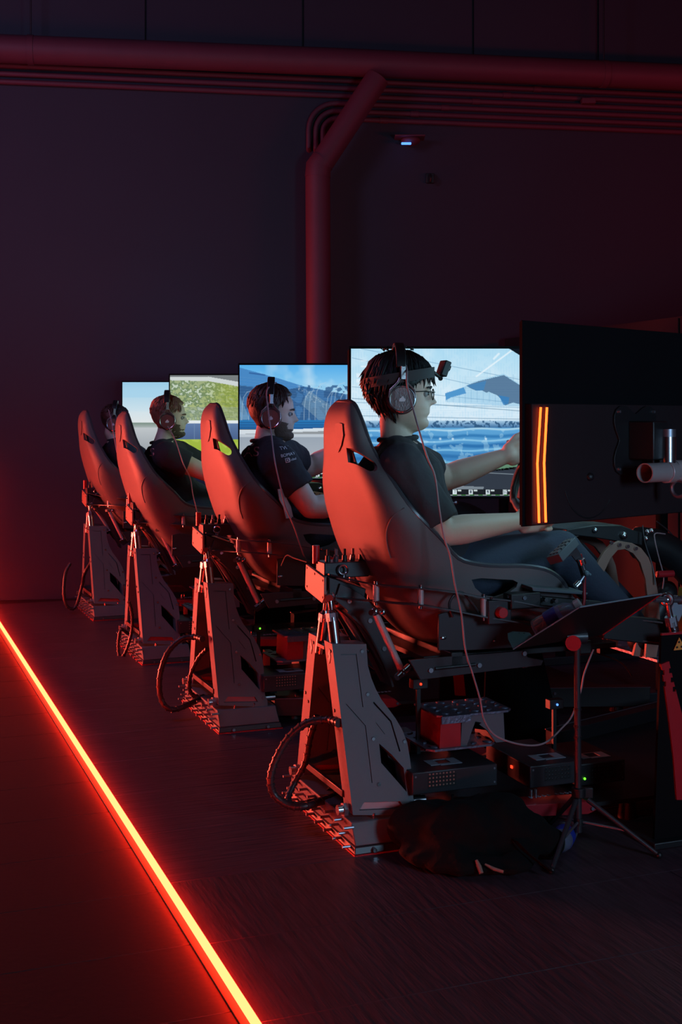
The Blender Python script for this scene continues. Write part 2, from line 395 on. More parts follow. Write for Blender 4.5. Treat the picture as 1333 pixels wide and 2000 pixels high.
# ---------------------------------------------------------------- screen pictures
DG = {'0': '757757', }
FONT = {'0': ['111', '101', '101', '101', '111'], '1': ['010', '110', '010', '010', '111'], '7': ['111', '001', '010', '010', '010'],
        '8': ['111', '101', '111', '101', '111'], '9': ['111', '101', '111', '001', '111'], '5': ['111', '100', '111', '001', '111'],
        '4': ['101', '101', '111', '001', '001'], ':': ['000', '010', '000', '010', '000'],
        'V': ['101', '101', '101', '101', '010'], 'E': ['111', '100', '110', '100', '111'], 'R': ['110', '101', '110', '101', '101'],
        'A': ['010', '101', '111', '101', '101'], 'L': ['100', '100', '100', '100', '111']}
def lin(c):
    c = np.clip(np.array(c, float)/255, 0, 1); return np.where(c <= .04045, c/12.92, ((c+.055)/1.055)**2.4)
class Cv:
    def __init__(s, x0, x1, y0, y1, nx, ny):
        s.X, s.Y = np.meshgrid(np.linspace(x0, x1, nx), np.linspace(y0, y1, ny)); s.c = np.zeros((ny, nx, 3)); s.px = (x1-x0)/nx
    def put(s, mask, col, a=1.0):
        a = a*np.asarray(mask, float)
        s.c = s.c*(1-a[..., None])+np.array(col, float)*a[..., None]
    def vgrad(s, y0, y1, c0, c1):
        t = np.clip((s.Y-y0)/(y1-y0), 0, 1)[..., None]; m = (s.Y >= y0) & (s.Y <= y1)
        s.c = np.where(m[..., None], np.array(c0)*(1-t)+np.array(c1)*t, s.c)
    def rect(s, a, b, c, d, col, al=1): s.put((s.X >= a) & (s.X <= b) & (s.Y >= c) & (s.Y <= d), col, al)
    def poly(s, P, col, al=1):
        ins = np.zeros(s.X.shape, bool); j = len(P)-1
        for i in range(len(P)):
            (xi, yi), (xj, yj) = P[i], P[j]
            c = ((yi > s.Y) != (yj > s.Y)) & (s.X < (xj-xi)*(s.Y-yi)/((yj-yi) or 1e-9)+xi); ins ^= c; j = i
        s.put(ins, col, al)
    def line(s, x0, y0, x1, y1, wd, col, al=1):
        dx, dy = x1-x0, y1-y0; l2 = dx*dx+dy*dy; t = np.clip(((s.X-x0)*dx+(s.Y-y0)*dy)/l2, 0, 1)
        d = np.hypot(s.X-x0-t*dx, s.Y-y0-t*dy); s.put(np.clip(wd/2+.5-d, 0, 1), col, al)
    def arc(s, pts, wd, col, al=1):
        for (a, b), (c, d) in zip(pts[:-1], pts[1:]): s.line(a, b, c, d, wd, col, al)
    def noise(s, sc, seed=0, octv=3):
        rng = np.random.RandomState(seed); out = 0; amp = 1
        for o in range(octv):
            g = rng.rand(64, 64); u = (s.X/sc*2**o) % 63; v = (s.Y/sc*2**o) % 63
            i, j = u.astype(int), v.astype(int); fu, fv = u-i, v-j
            out = out+amp*((g[j, i]*(1-fu)+g[j, i+1]*fu)*(1-fv)+(g[j+1, i]*(1-fu)+g[j+1, i+1]*fu)*fv); amp *= .5
        return out/1.75
    def txt(s, st, x, y, h, col, al=1):
        u = h/5
        for ch in st:
            for r, row in enumerate(FONT[ch]):
                for k, b in enumerate(row):
                    if b == '1': s.rect(x+k*u, x+(k+1)*u, y+r*u, y+(r+1)*u, col, al)
            x += 4*u
def hud(c, x0, x1, y, s, boxes):
    c.rect(x0, x1, y, y+12*s, (28, 32, 38)); c.rect(x0, x1, y+11*s, y+12*s, (70, 150, 60))
    xx = x0
    while xx < x1:
        c.rect(xx+6*s, xx+14*s, y+11*s, y+12*s, (190, 200, 200)); xx += 17*s
    for bx, st in boxes:
        c.rect(bx, bx+8*s, y+1*s, y+10*s, (215, 230, 235)); c.txt(st, bx+(2.5 if len(st) == 1 else .6)*s, y+2.5*s, 6*s, (60, 70, 90))
        c.rect(bx+10*s, bx+17*s, y+1.5*s, y+4*s, (200, 215, 215)); c.rect(bx+10*s, bx+15*s, y+6*s, y+6.8*s, (110, 125, 130))
def pic1():
    c = Cv(680, 1143, 680, 972, 463, 292); X, Y = c.X, c.Y
    c.vgrad(600, 760, (140, 205, 238), (205, 232, 246)); c.vgrad(760, 836, (205, 232, 246), (220, 238, 250))
    n = c.noise(26, 3); c.put(np.clip((n-.45)*2, 0, 1)*.5, (232, 242, 250)); 
    c.put((np.sin(X*1.15)*.5+.5)*(c.noise(9, 5) > .5), (150, 205, 236), .22)
    for (a, b, d, e_) in ((682, 698, 1143, 800), (682, 755, 1143, 800), (700, 680, 1143, 765), (682, 786, 1143, 800)): c.line(a, b, d, e_, 1.0, (70, 120, 160), .55)
    for k in range(10): c.line(682, 800+k*4, 1143, 806+k*3.2, .5, (130, 175, 210), .3)
    c.line(930, 735, 1000, 684, 3, (235, 246, 252), .8); c.line(965, 700, 975, 690, 4, (236, 246, 252), .7)
    c.poly([(870, 768), (905, 756), (925, 745), (985, 729), (1020, 752), (1060, 790), (1143, 800), (1143, 800), (985, 793), (868, 785)], (120, 185, 225), .35)
    for k in range(12): c.line(872+k*12, 764-k*3, 872+k*12, 786, .5, (60, 120, 170), .5)
    c.poly([(868, 768), (905, 756), (910, 768), (880, 776), (869, 782)], (80, 150, 205))
    c.poly([(910, 753), (935, 744), (985, 732), (1017, 752), (1050, 775), (1050, 800), (1017, 790), (1004, 786), (996, 789), (988, 792), (983, 784), (972, 772), (955, 765), (950, 767), (941, 762), (930, 763), (918, 758)], (88, 122, 155))
    c.poly([(910, 753), (950, 743), (945, 762), (930, 763)], (60, 130, 190), .7)
    c.poly([(975, 772), (996, 776), (994, 789), (984, 791)], (50, 125, 190), .8)
    c.put((np.sin(Y*1.7) > .6) & (X > 905) & (Y < 795) & (Y > 735), (120, 160, 190), .18)
    c.line(682, 778, 1143, 812, 1.0, (50, 90, 120), .7); c.line(682, 812, 1143, 822, 1.2, (70, 110, 140), .6)
    c.vgrad(822, 836, (170, 205, 230), (60, 110, 160)); c.put((Y > 822) & (Y < 836) & (c.noise(4, 8) > .55), (40, 80, 120), .8)
    c.vgrad(836, 905, (95, 165, 215), (60, 130, 190))
    for k, (yy, hh, col) in enumerate(((838, 5, (185, 222, 240)), (850, 8, (45, 115, 175)), (860, 5, (150, 205, 235)), (868, 9, (38, 105, 168)), (879, 5, (140, 200, 232)), (888, 9, (45, 110, 170)), (900, 8, (130, 195, 225)))):
        yo = yy-(X-860)*.02+1.5*np.sin(X/17+k); c.put(np.clip(1-np.abs(Y-yo-hh/2)/(hh/2), 0, 1)**.6, col, .9)
    c.put((Y > 840) & (Y < 905) & (c.noise(12, 12) > .62), (190, 225, 240), .35)
    for q in (858, 883, 949): c.put(np.clip(1-np.hypot(X-q, Y-858)/3.5, 0, 1), (240, 250, 255))
    c.poly([(860, 935), (925, 912), (1017, 895), (1143, 885), (1143, 915), (1017, 912), (940, 922), (880, 945)], (95, 135, 110))
    c.poly([(682, 905), (860, 925), (930, 925), (1017, 917), (1143, 925), (1143, 972), (682, 972)], (50, 58, 70))
    c.line(930, 924, 1143, 935, 1.4, (150, 165, 175), .8)
    c.poly([(866, 949), (946, 953), (942, 960), (862, 956)], (120, 132, 142)); c.poly([(975, 957), (1143, 960), (1143, 965), (975, 960)], (130, 140, 150))
    c.txt('5:44', 729, 699, 7, (240, 248, 255), .8)
    for (a, b, d, e_) in ((700, 703, 712, 705), (700, 714, 740, 717), (691, 729, 699, 737), (691, 740, 699, 747)): c.rect(a, d, b, e_, (240, 248, 255), .55)
    hud(c, 682, 1143, 957, 1.0, [(850, '5'), (883, '7'), (915, '8'), (949, '9'), (983, '10')])
    c.poly([(994, 679), (1020, 695), (1143, 760), (1143, 679)], (14, 20, 30)); return c
def pic2():
    c = Cv(462, 817, 711, 940, 355, 229); X, Y = c.X, c.Y
    c.vgrad(700, 770, (70, 165, 232), (160, 212, 240)); c.put(np.clip((c.noise(30, 2)-.5)*3, 0, 1)*(Y < 760), (215, 230, 242), .55)
    c.poly([(462, 716), (540, 738), (590, 754), (675, 770), (817, 800), (817, 826), (462, 826)], (62, 112, 165))
    c.put((Y > 752) & (Y < 824) & (c.noise(10, 4) > .5), (48, 88, 135), .8); c.poly([(462, 716), (540, 738), (590, 754), (560, 760), (462, 752)], (72, 135, 195))
    c.poly([(600, 762), (640, 790), (675, 818), (620, 822), (585, 790)], (125, 155, 175), .5); c.poly([(462, 770), (482, 820), (462, 822)], (140, 180, 205), .5)
    for q in range(60): 
        a = random.uniform(575, 660); b = 762+(a-590)*.7+random.uniform(-4, 10); c.rect(a, a+2, b, b+1.5, (190, 205, 215), .5)
    for k, b in enumerate((466, 480, 492, 590, 600, 612, 634, 642, 650, 660, 672, 700, 720)):
        h = 60+(k % 3)*8; c.arc([(b+22, 824-h*1.02), (b+11, 824-h*.98), (b+4, 824-h*.8), (b+1, 824-h*.5), (b, 824)], .9, (190, 210, 225), .75)
    for k in range(14): c.line(462, 735+k*6, 817, 775+k*3.5, .4, (130, 165, 200), .35)
    c.line(482, 727, 512, 731, 3, (40, 80, 140), .6)
    c.vgrad(822, 840, (42, 120, 182), (38, 98, 158))
    for k in range(3): c.rect(462, 817, 826+k*5, 827+k*5, (30, 70, 120), .8)
    c.rect(640, 662, 824, 833, (110, 80, 130)); c.poly([(462, 841), (560, 841), (817, 828), (817, 838), (575, 846), (462, 850)], (215, 225, 232))
    c.vgrad(850, 911, (150, 162, 176), (170, 178, 188)); c.poly([(462, 841), (575, 843), (817, 832), (817, 856), (462, 856)], (205, 214, 222), .7)
    c.poly([(462, 905), (600, 916), (817, 905), (817, 940), (462, 940)], (70, 84, 92)); c.line(600, 917, 817, 907, 2, (180, 190, 200), .7)
    hud(c, 462, 817, 927, .85, [(585, '7'), (614, '8'), (640, '9'), (667, '10')]); return c
def pic3():
    c = Cv(325, 605, 732, 918, 280, 186); X, Y = c.X, c.Y
    c.vgrad(700, 825, (150, 165, 135), (170, 185, 120)); n = c.noise(5, 6, 4); c.put(n > .5, (105, 130, 95), .8); c.put(n > .68, (225, 235, 225), .7)
    c.put(np.clip((X-385)/50, 0, 1)*(n > .35), (150, 165, 60), .6); c.put((Y > 796) & (Y < 825), (150, 165, 150), .45)
    c.poly([(325, 732), (605, 732), (605, 775), (440, 744), (325, 737)], (120, 126, 128)); c.poly([(325, 736), (400, 735), (605, 772), (605, 782), (400, 744), (325, 742)], (205, 212, 212))
    for k in range(6): c.line(325, 770+k*9, 605, 778+k*8, .5, (90, 110, 110), .5)
    c.rect(325, 605, 823, 829, (225, 232, 235)); c.vgrad(829, 861, (95, 122, 165), (75, 98, 140)); c.line(440, 829, 440, 862, 1, (130, 150, 180))
    for k in (372, 405, 478): c.line(k, 829, k, 861, .8, (120, 145, 175))
    c.vgrad(861, 905, (160, 185, 70), (150, 175, 60)); c.put((Y > 861) & (c.noise(9, 3) > .55), (185, 205, 95), .5); c.put((Y > 895) & (c.noise(3, 3) > .5), (225, 230, 230), .8)
    c.rect(325, 605, 906, 919, (45, 52, 58)); hud(c, 325, 605, 908, .7, [(400, '5'), (425, '7')]); return c
def pic4():
    c = Cv(243, 480, 741, 897, 237, 156); X, Y = c.X, c.Y
    c.vgrad(700, 800, (120, 190, 228), (205, 225, 235)); c.vgrad(800, 822, (210, 226, 234), (222, 228, 230)); c.poly([(243, 757), (480, 752), (480, 770), (243, 772)], (165, 210, 235), .7)
    c.vgrad(822, 832, (120, 140, 130), (170, 180, 180)); c.vgrad(832, 885, (190, 196, 200), (150, 158, 165)); c.rect(243, 480, 885, 897, (50, 56, 60)); return c
def screen_mesh(c, P00, P10, P01, b):      # P00 top left, P10 top right, P01 bottom left (rig frame)
    ny, nx = c.X.shape; u = np.linspace(0, 1, nx)[None, :, None]; v = np.linspace(0, 1, ny)[:, None, None]
    P00, P10, P01 = [np.array(p-b) for p in (P00, P10, P01)]
    co = (P00+(P10-P00)*u+(P01-P00)*v).reshape(-1, 3)
    idx = np.arange(nx*ny).reshape(ny, nx); q = np.stack([idx[:-1, :-1], idx[1:, :-1], idx[1:, 1:], idx[:-1, 1:]], -1).reshape(-1, 4)
    me = bpy.data.meshes.new('screen'); me.vertices.add(len(co)); me.vertices.foreach_set('co', co.ravel())
    me.loops.add(q.size); me.loops.foreach_set('vertex_index', q.ravel().astype(np.int32)); me.polygons.add(len(q))
    me.polygons.foreach_set('loop_start', np.arange(0, q.size, 4, dtype=np.int32)); me.update(calc_edges=True)
    ca = me.color_attributes.new('picture', 'FLOAT_COLOR', 'POINT'); rgba = np.ones((nx*ny, 4)); rgba[:, :3] = lin(c.c).reshape(-1, 3)
    ca.data.foreach_set('color', rgba.ravel()); return me
M['screen'] = screenmat('lit race game picture')
for k_, s_, tint in (('side0', 3.2, (.75, .95, 1)), ('side1', 2.6, (.62, .68, 1)), ('side2', 3.0, (.85, 1, .75)), ('side3', 2.2, (.5, .6, 1))):  # right and front screens, boosted and tinted to throw fill on the towers
    M[k_] = screenmat('bright race game picture '+k_[-1]); nt_ = M[k_].node_tree; em_ = nt_.nodes['Emission']; em_.inputs[1].default_value = s_
    mx_ = nt_.nodes.new('ShaderNodeMix'); mx_.data_type = 'RGBA'; mx_.blend_type = 'MULTIPLY'; mx_.inputs[0].default_value = 1; mx_.inputs[7].default_value = (*tint, 1)
    vc_ = [q for q in nt_.nodes if q.bl_idname == 'ShaderNodeVertexColor'][0]; nt_.links.new(vc_.outputs[0], mx_.inputs[6]); nt_.links.new(mx_.outputs[2], em_.inputs[0])
# monitors: planes in the rig frame
ZT, ZB = 1.4795, .9385; MW = .85
sd = Vector((CA, -SA, 0))                         # the left screen's width direction seen from the driver, = world +X
A0 = Vector((.343, .64, 0)); A1 = A0+sd*MW        # left monitor rear edge .. hinge
B0 = Vector((.346, -.605, 0)); 
def mon(n, kind, label, dx=0):
    off = Vector((dx, 0, 0))
    if kind == 'left': P, Qd = A0, sd; inn = Vector((-SA, -CA, 0))
    if kind == 'right':
        wd = Vector((.746*CA+.666*SA, -.746*SA+.666*CA, 0)); P, Qd = B0+off, wd; inn = Vector((-wd.y, wd.x, 0))
    if kind == 'center':
        P = A1+Vector((.01, -.02, 0)); Qd = Vector((0, -1, 0)); inn = Vector((-1, 0, 0))
    wdt = MW if kind != 'center' else .62
    zc = Vector((0, 0, 1)); base = P+Qd*wdt/2-inn*.04+zc*ZB
    t = thing(kind+'_monitor' if kind != 'center' else 'front_monitor', label, 'monitor', base, n, 'simulator monitors')
    bz = .007
    def slab(mb, s0, s1, z0, z1, d0, d1):
        A = [P+Qd*s+inn*d+zc*z for s, z in ((s0, z0), (s1, z0), (s1, z1), (s0, z1)) for d in (d0,)]
        B = [P+Qd*s+inn*d+zc*z for s, z in ((s0, z0), (s1, z0), (s1, z1), (s0, z1)) for d in (d1,)]
        return mb.loops(A, B)
    part('back_shell', slab(MB(), 0, wdt, ZB-.004, ZT+.004, -.006, 0), 'dull', t, .001)
    fr = MB(); slab(fr, 0, bz, ZB, ZT, 0, .004); slab(fr, wdt-bz, wdt, ZB, ZT, 0, .004); slab(fr, bz, wdt-bz, ZT-bz+.004, ZT+.004, 0, .004); slab(fr, bz, wdt-bz, ZB-.004, ZB+bz-.004, 0, .004)
    part('bezel', fr, 'dull', t)
    hs = part('rear_housing', slab(MB(), .010, wdt-.014, ZB, 1.262, -.030, -.006), 'housing', t, .002)
    # the picture, left to right as the driver sees it
    e0, e1 = P+Qd*bz+inn*.003, P+Qd*(wdt-bz)+inn*.003
    if Qd.cross(inn).z > 0: e0, e1 = e1, e0          # keep left-to-right orientation for the viewer in front
    c = {('left', 0): pic1, ('left', 1): pic2, ('left', 2): pic3, ('left', 3): pic4}.get((kind, n))
    if c: c = c()
    else:
        c = Cv(682, 1143, 680, 972, 120, 76); c.vgrad(600, 830, (120, 190, 230), (200, 225, 240)); c.vgrad(830, 972, (110, 150, 120), (70, 75, 85)); c.rect(682, 1143, 957, 972, (40, 45, 50))
    if kind == 'left': e0, e1 = P+Qd*bz+inn*.003, P+Qd*(wdt-bz)+inn*.003
    me = screen_mesh(c, e0+zc*(ZT-bz+.002), e1+zc*(ZT-bz+.002), e0+zc*(ZB+.003), base_of(t))
    link('screen', me, M['screen'] if kind == 'left' else M['side%d' % n], t)
    bm_ = MB(); s0 = wdt*.60
    if kind == 'right':
        led = lambda L: part('light_bar', MB().tube([P+Qd*s+inn*-.0355+zc*z for s, z in L], .0033, 8), 'led', t)
        z0, z1, z2 = 1.252, 1.103, .945
        led([(.040, z0), (.026, z1), (.033, z2)]); led([(.066, z0), (.054, z1), (.061, z2)])
        c0 = P+Qd*.26+inn*-.030+zc*1.06
        part('round_recess', MB().torus(c0, inn, .115, .0022, 24, 6, 2.2, 4.4, up=(0, 0, 1)), 'black', t)
        part('emblem_plate', MB().ball(c0+inn*.0, (.002+.012, .012, .012), 10), 'black', t)
    # four-armed mount plate
    ctr = P+Qd*(.47 if kind == 'right' else wdt/2)+zc*1.16
    a_ = Qd; X_ = []
    for q in range(40):
        th = 2*math.pi*q/40; r = .075+.05*abs(math.sin(2*th))**1.6
        X_.append(ctr+a_*r*math.cos(th)*1.05+zc*r*math.sin(th)-inn*.029)
    mp = part('mount_plate', MB().prism(X_, -inn*.008), 'black', t, .001)
    for sx in (-1, 1):
        for sz in (-1, 1): part('bolt', MB().cyl(ctr+a_*sx*.085+zc*sz*.082-inn*.036, ctr+a_*sx*.085+zc*sz*.082-inn*.044, .006, .004, 12), 'steel', mp)
    part('mount_block', MB().obox(ctr-inn*.078+zc*.0, (.07, .085, .11), Matrix(((Qd.x, inn.x, 0), (Qd.y, inn.y, 0), (0, 0, 1)))), 'black', t, .004)
    return t
names = ['nearest rig', 'second rig from the camera', 'third rig', 'farthest rig']
lt = ['left-hand monitor beyond the glasses-wearing driver showing a pale blue race track view', 'left-hand monitor beyond the bearded driver in the team shirt showing fence arcs',
      'left-hand monitor beyond the light-haired driver showing green foliage and grass', 'left-hand monitor of the farthest rig showing pale sky and road']
for n in range(4):
    mon(n, 'left', lt[n])
    mon(n, 'right', ('dark back of the big monitor at the right edge with two bent glowing light bars' if n == 0 else 'dark right-hand monitor of the '+names[n]+' seen from behind'), 0 if n == 0 else .065-.02*(n == 3))
    mon(n, 'center', 'front monitor of the '+names[n]+', edge hidden behind the right-hand one')
# ---------------------------------------------------------------- monitor stand (tube frame)
PR = []                                         # prototypes: (object, [label for each rig], options)
def proto(o, labels, dxs=None, rigs=(1, 2, 3), skip=()):
    if isinstance(labels, str): labels = [labels.replace('%', names[i]) for i in range(4)]
    o['label'] = labels[0]; PR.append((o, labels, dxs, rigs, skip))
t = thing('monitor_stand', '', 'stand', (1.95, 0, 0))
wd = Vector((.746*CA+.666*SA, -.746*SA+.666*CA, 0)); inn = Vector((-wd.y, wd.x, 0))
rc = B0+wd*.47-inn*.125
zt = 1.078
part('post', MB().cyl((1.95, -.42, 0), (1.95, -.42, 1.25), .026), 'coal', t)
part('post', MB().cyl((1.95, .42, 0), (1.95, .42, 1.25), .026), 'coal', t)
part('base_bar', MB().box(1.8, 2.4, -.45, -.39, 0, .04), 'frame', t, .004)
part('base_bar', MB().box(1.8, 2.4, .39, .45, 0, .04), 'frame', t, .004)
part('crossbar', MB().cyl((1.95, -.55, 1.2), (1.95, .55, 1.2), .024), 'coal', t)
tb = part('side_tube', MB().rings([[p+Vector((0, 0, 0)) for p in r] for r in []], False) if False else MB().cyl((1.95, -.42, zt), rc+wd*.06+Vector((0, 0, zt)), .025, seg=24), 'rod', t)
if True:
    c1 = rc-wd*.085+Vector((0, 0, zt-.008)); c2 = rc+wd*.10+Vector((0, 0, zt-.008)); ax = (c2-c1).normalized()
    u = ax.cross(Vector((0, 0, 1))).normalized(); v = ax.cross(u)
    R = lambda c, r: [c+(u*math.cos(q*math.pi/12)+v*math.sin(q*math.pi/12))*r for q in range(24)]
    part('open_tube', MB().rings([R(c1, .0245), R(c1, .0275), R(c2, .0275), R(c2, .0245)], False, True), 'rod', t, label='open-ended grey tube')
    part('clamp_ring', MB().rings([R(c1+ax*.10, .032), R(c1+ax*.135, .032)]), 'rod', t, .002)
    pc = c1+ax*.12+inn*.005
    part('upright_cylinder', MB().cyl(pc+Vector((0, 0, -.01)), pc+Vector((0, 0, .10)), .024, seg=24), 'chrome', t)
    part('cylinder_cap', MB().cyl(pc+Vector((0, 0, .10)), pc+Vector((0, 0, .122)), .0235, seg=24), 'steel', t)
    part('clamp_plate', MB().obox(pc+inn*.045+Vector((0, 0, .05)), (.03, .03, .10)), 'black', t, .003)
    part('hook_lug', MB().torus(c1+ax*.17+Vector((0, 0, -.05)), wd, .024, .006, 20, 8), 'steel', t)

proto(t, 'tube stand holding the monitors of the %', rigs=(1, 2))

# ---------------------------------------------------------------- rear tower with its actuator pair
def tower_column(side, t):
    s = side                                     # -1 near, +1 far
    if s < 0: La, Lb = -.10, -.25
    else: La, Lb = .035, .17
    za, zb = .56, .10
    def T(px, py):                               # outline measured on the near column
        return Qlean(px, py, -.10, za, -.25, zb)
    def put(p, d=0):                             # d = depth into the column
        L = La+(Lb-La)*(p.z-za)/(zb-za); return Vector((p.x, L+d, p.z))
    out = [(649, 1258), (716, 1258), (719, 1300), (726, 1325), (735, 1347), (746, 1367), (759, 1384), (773, 1403), (786, 1425), (796, 1450), (801, 1480), (806, 1520), (808, 1560), (815, 1575), (816, 1592), (690, 1592)]
    P = [T(*q) for q in out]
    th = .068
    mb = MB().loops([put(p, 0) for p in P], [put(p, th) for p in P])
    o = part('side_column', mb, 'plate', t)
    def groove(pts, w_, depth=.004):
        pts = [T(*q) for q in pts]; res = []
        for i in range(len(pts)-1):
            a, b = pts[i], pts[i+1]; d = (b-a).normalized(); nrm = Vector((-d.z, 0, d.x))*w_/2; d = d*w_/2
            A = [a-d+nrm, a-d-nrm, b+d-nrm, b+d+nrm]
            res.append(MB().loops([put(p, -.01) for p in A], [put(p, depth) for p in A]))
        return res
    cs = groove([(667, 1278), (696, 1278)], .003)+groove([(696, 1278), (709, 1380)], .003)+groove([(677, 1376), (714, 1418)], .0034)+groove([(714, 1418), (727, 1528)], .0034)
    cs += groove([(731, 1373), (763, 1408)], .005, .012)+groove([(764, 1409), (781, 1466)], .005, .012)+groove([(735, 1412), (752, 1434)], .0016)
    hole = [T(*q) for q in ((741, 1452), (766, 1474), (789, 1500), (795, 1547), (745, 1490))]
    cs.append(MB().loops([put(p, -.01) for p in hole], [put(p, th+.01) for p in hole]))
    slot = [T(*q) for q in ((712, 1567), (782, 1565), (791, 1579), (702, 1583))]
    cs.append(MB().loops([put(p, -.01) for p in slot], [put(p, .014) for p in slot]))
    cut(o, cs)
    part('slot_insert', MB().loops([put(p, .010) for p in slot], [put(p, .016) for p in slot]), 'redmetal', o, label='red metal strip behind the bottom slot')  # red colour stands in for red light seen through the slot
    # rear flange emblem and bolts
    for px, py in ((707, 1272), (718, 1356), (729, 1443), (790, 1448), (740, 1532), (803, 1568), (797, 1508)):
        p = put(T(px, py)); part('bolt', MB().cyl(p+Vector((0, .002, 0)), p+Vector((0, -.004, 0)), .006, .005, 10), 'chrome', o)
    for f, dd in ((.05, .02), (.09, .045), (.42, .05), (.47, .02)):
        p = put(P[0].lerp(P[-1], f), dd); part('bolt', MB().cyl(p+Vector((.002, 0, 0)), p+Vector((-.003, 0, 0)), .005, .005, 10), 'black', o)
    p = put(P[0].lerp(P[-1], .085), .034)
    part('diamond_emblem', MB().loops([p+Vector((.001, 0, .022)), p+Vector((.001, .010, 0)), p+Vector((.001, 0, -.022)), p+Vector((.001, -.010, 0))],
         [p+Vector((-.002, 0, .022)), p+Vector((-.002, .010, 0)), p+Vector((-.002, 0, -.022)), p+Vector((-.002, -.010, 0))]), 'rod', o)
    return put, T
t = thing('rear_actuator_tower', '', 'tower', (.1, 0, 0))
put, T = tower_column(-1, t); tower_column(1, t)
part('inner_web', MB().loops([(.14, -.182, .10), (.19, -.182, .10), (.19, .17, .10), (.14, .17, .10)], [(.06, -.032, .53), (.09, -.032, .53), (.09, .035, .53), (.06, .035, .53)]), 'coal', t)  # black sheet standing in for the shade of the hollow between the columns
part('top_plate', MB().box(-.0, .10, -.03, .035, .53, .54), 'frame', t)
part('cross_plate', MB().box(.0, .012, -.18, .17, .13, .15), 'frame', t, .002)
for y in (-.215, .205):
    pb = part('pivot_bolt', MB().cyl((-.028, y, .107), (.02, y, .107), .014, seg=18), 'chrome', t)
    part('nut', MB().cyl((-.012, y, .107), (.0, y, .107), .020, seg=6), 'steel', pb)
    part('pivot_bolt', MB().cyl((.205, y, .107), (.245, y, .107), .014, seg=18), 'chrome', t)
# plinth: sloped box above a flat plate
def frus(z0, z1, a, b): return MB().loops([(a[0], -a[2], z0), (a[1], -a[2], z0), (a[1], a[2], z0), (a[0], a[2], z0)], [(b[0], -b[2], z1), (b[1], -b[2], z1), (b[1], b[2], z1), (b[0], b[2], z1)])
part('plinth', frus(.022, .083, (.0, .245, .285), (-.004, .235, .262)), 'plate', t, .003)
part('base_plate', frus(.004, .022, (-.008, .25, .300), (-.004, .246, .292)), 'frame', t, .002)
part('red_foot_strip', MB().box(-.010, .252, -.303, .303, 0, .004), 'redmetal', t)
for zz, st in ((.072, 0), (.045, .04), (.016, .01)):
    for k in range(8):
        y = -.27+.077*k+st
        if y > .28: continue
        part('stud', MB().cyl((-.030, y, zz), (.0, y, zz), .0042, seg=8), 'steel', t)
for x in (.05, .19): part('stud', MB().cyl((x, -.31, .013), (x, -.29, .013), .006, seg=10), 'chrome', t)
for x in (.07, .15): part('stud', MB().cyl((x, -.25, .083), (x, -.25, .098), .004, seg=8), 'chrome', t)
# actuators
for (tx, ty), (bx, by), lb in (((Q(650, 1200, -.085).x, -.085), (.055, -.105), 0), ((Q(633, 1196, .0).x, .0), (.035, .07), 1)):
    if lb: top = Q(634, 1205, .02); bot = Q(627, 1262, .04)
    else: top = Q(649, 1205, -.06); bot = Q(657, 1275, -.075)
    d = (top-bot).normalized(); bot2 = bot-d*.02
    a = part('actuator', MB().cyl(bot2, top, .0165, seg=24), 'chrome', t)
    part('hex_collar', MB().cyl(top-d*.012, top+d*.012, .0185, seg=6), 'steel', a)
    part('hex_collar', MB().cyl(top+d*.012, top+d*.022, .014, .009, seg=18), 'chrome', a)
    e = top+d*.062
    part('rod_end', MB().capsule(top+d*.02, e, .0075, .009, 12).torus(e, (.35, .93, 0), .0135, .0065, 20, 8).ball(e, .0125), 'chrome', a)
    part('clevis_bolt', MB().cyl(e+Vector((-.012, -.032, 0)), e+Vector((.012, .032, 0)), .006).cyl(e+Vector((-.014, -.036, 0)), e+Vector((-.010, -.026, 0)), .011, seg=6), 'chrome', a)
proto(t, ['dark grey two-legged steel tower behind the nearest rig, red-lit on its rear edges', 'slotted steel tower behind the second rig, with the big hose loop',
          'greenish grey slotted steel tower behind the third rig', 'dim blue slotted steel tower of the farthest rig at the wall'])

# ---------------------------------------------------------------- moving deck: rear arm, sickle plates, side strips, stand-offs
t = thing('motion_deck', '', 'motion platform', (.0, 0, .55))
def mir(fn):
    for s in (1, -1): fn(s)
def my(p, s): return Vector((p[0], p[1]*s, p[2]))
cap = [Vector((-.012, y, z)) for y, z in ((-.062, .750), (.10, .772), (.108, .70), (.10, .693), (-.045, .672), (-.062, .69))]
arm = part('end_plate', MB().prism(cap, (.008, 0, 0)), 'tan', t, .001, label='bronze end plate')
for y, z in ((-.05, .74), (.02, .752), (.09, .762), (-.05, .69), (.09, .705)): part('bolt', MB().cyl((-.014, y, z), (-.010, y, z), .0035, seg=8), 'black', arm)
a0, a1, a2, a3 = Q(643, 1127, -.06), Q(716, 1150, -.06), Q(712, 1172, -.06), Q(643, 1168, -.06)
part('arm_box', MB().loops([a0, a1, a2, a3], [p+Vector((0, .155, .006)) for p in (a0, a1, a2, a3)]), 'frame', t, .003)
sk = smooth_path([Q(*q, -.07) for q in ((665, 1140), (705, 1160), (735, 1192), (757, 1235), (778, 1280), (800, 1312))], 4)
sk2 = smooth_path([Q(*q, -.07) for q in ((775, 1330), (752, 1310), (728, 1272), (706, 1232), (682, 1196), (655, 1172))], 4)
for L in (-.07, .10):
    pl = [Vector((p.x, L, p.z)) for p in sk+sk2]; o = part('curved_spine_plate', MB().prism(pl, (0, .012, 0)), 'frame', t, .001)
    for f in (3, 8, 13): part('bolt', MB().cyl(Vector((sk[f].x-.02, L-.004, sk[f].z-.03)), Vector((sk[f].x-.02, L+.002, sk[f].z-.03)), .007, seg=12), 'chrome', o)
rim = smooth_path([Q(*q, -.03) for q in ((668, 1190), (700, 1222), (726, 1265), (748, 1312), (756, 1335))], 5)
part('spine_edge', MB().ribbon(rim, (0, 1, 0), .10, .006), 'frame', t)
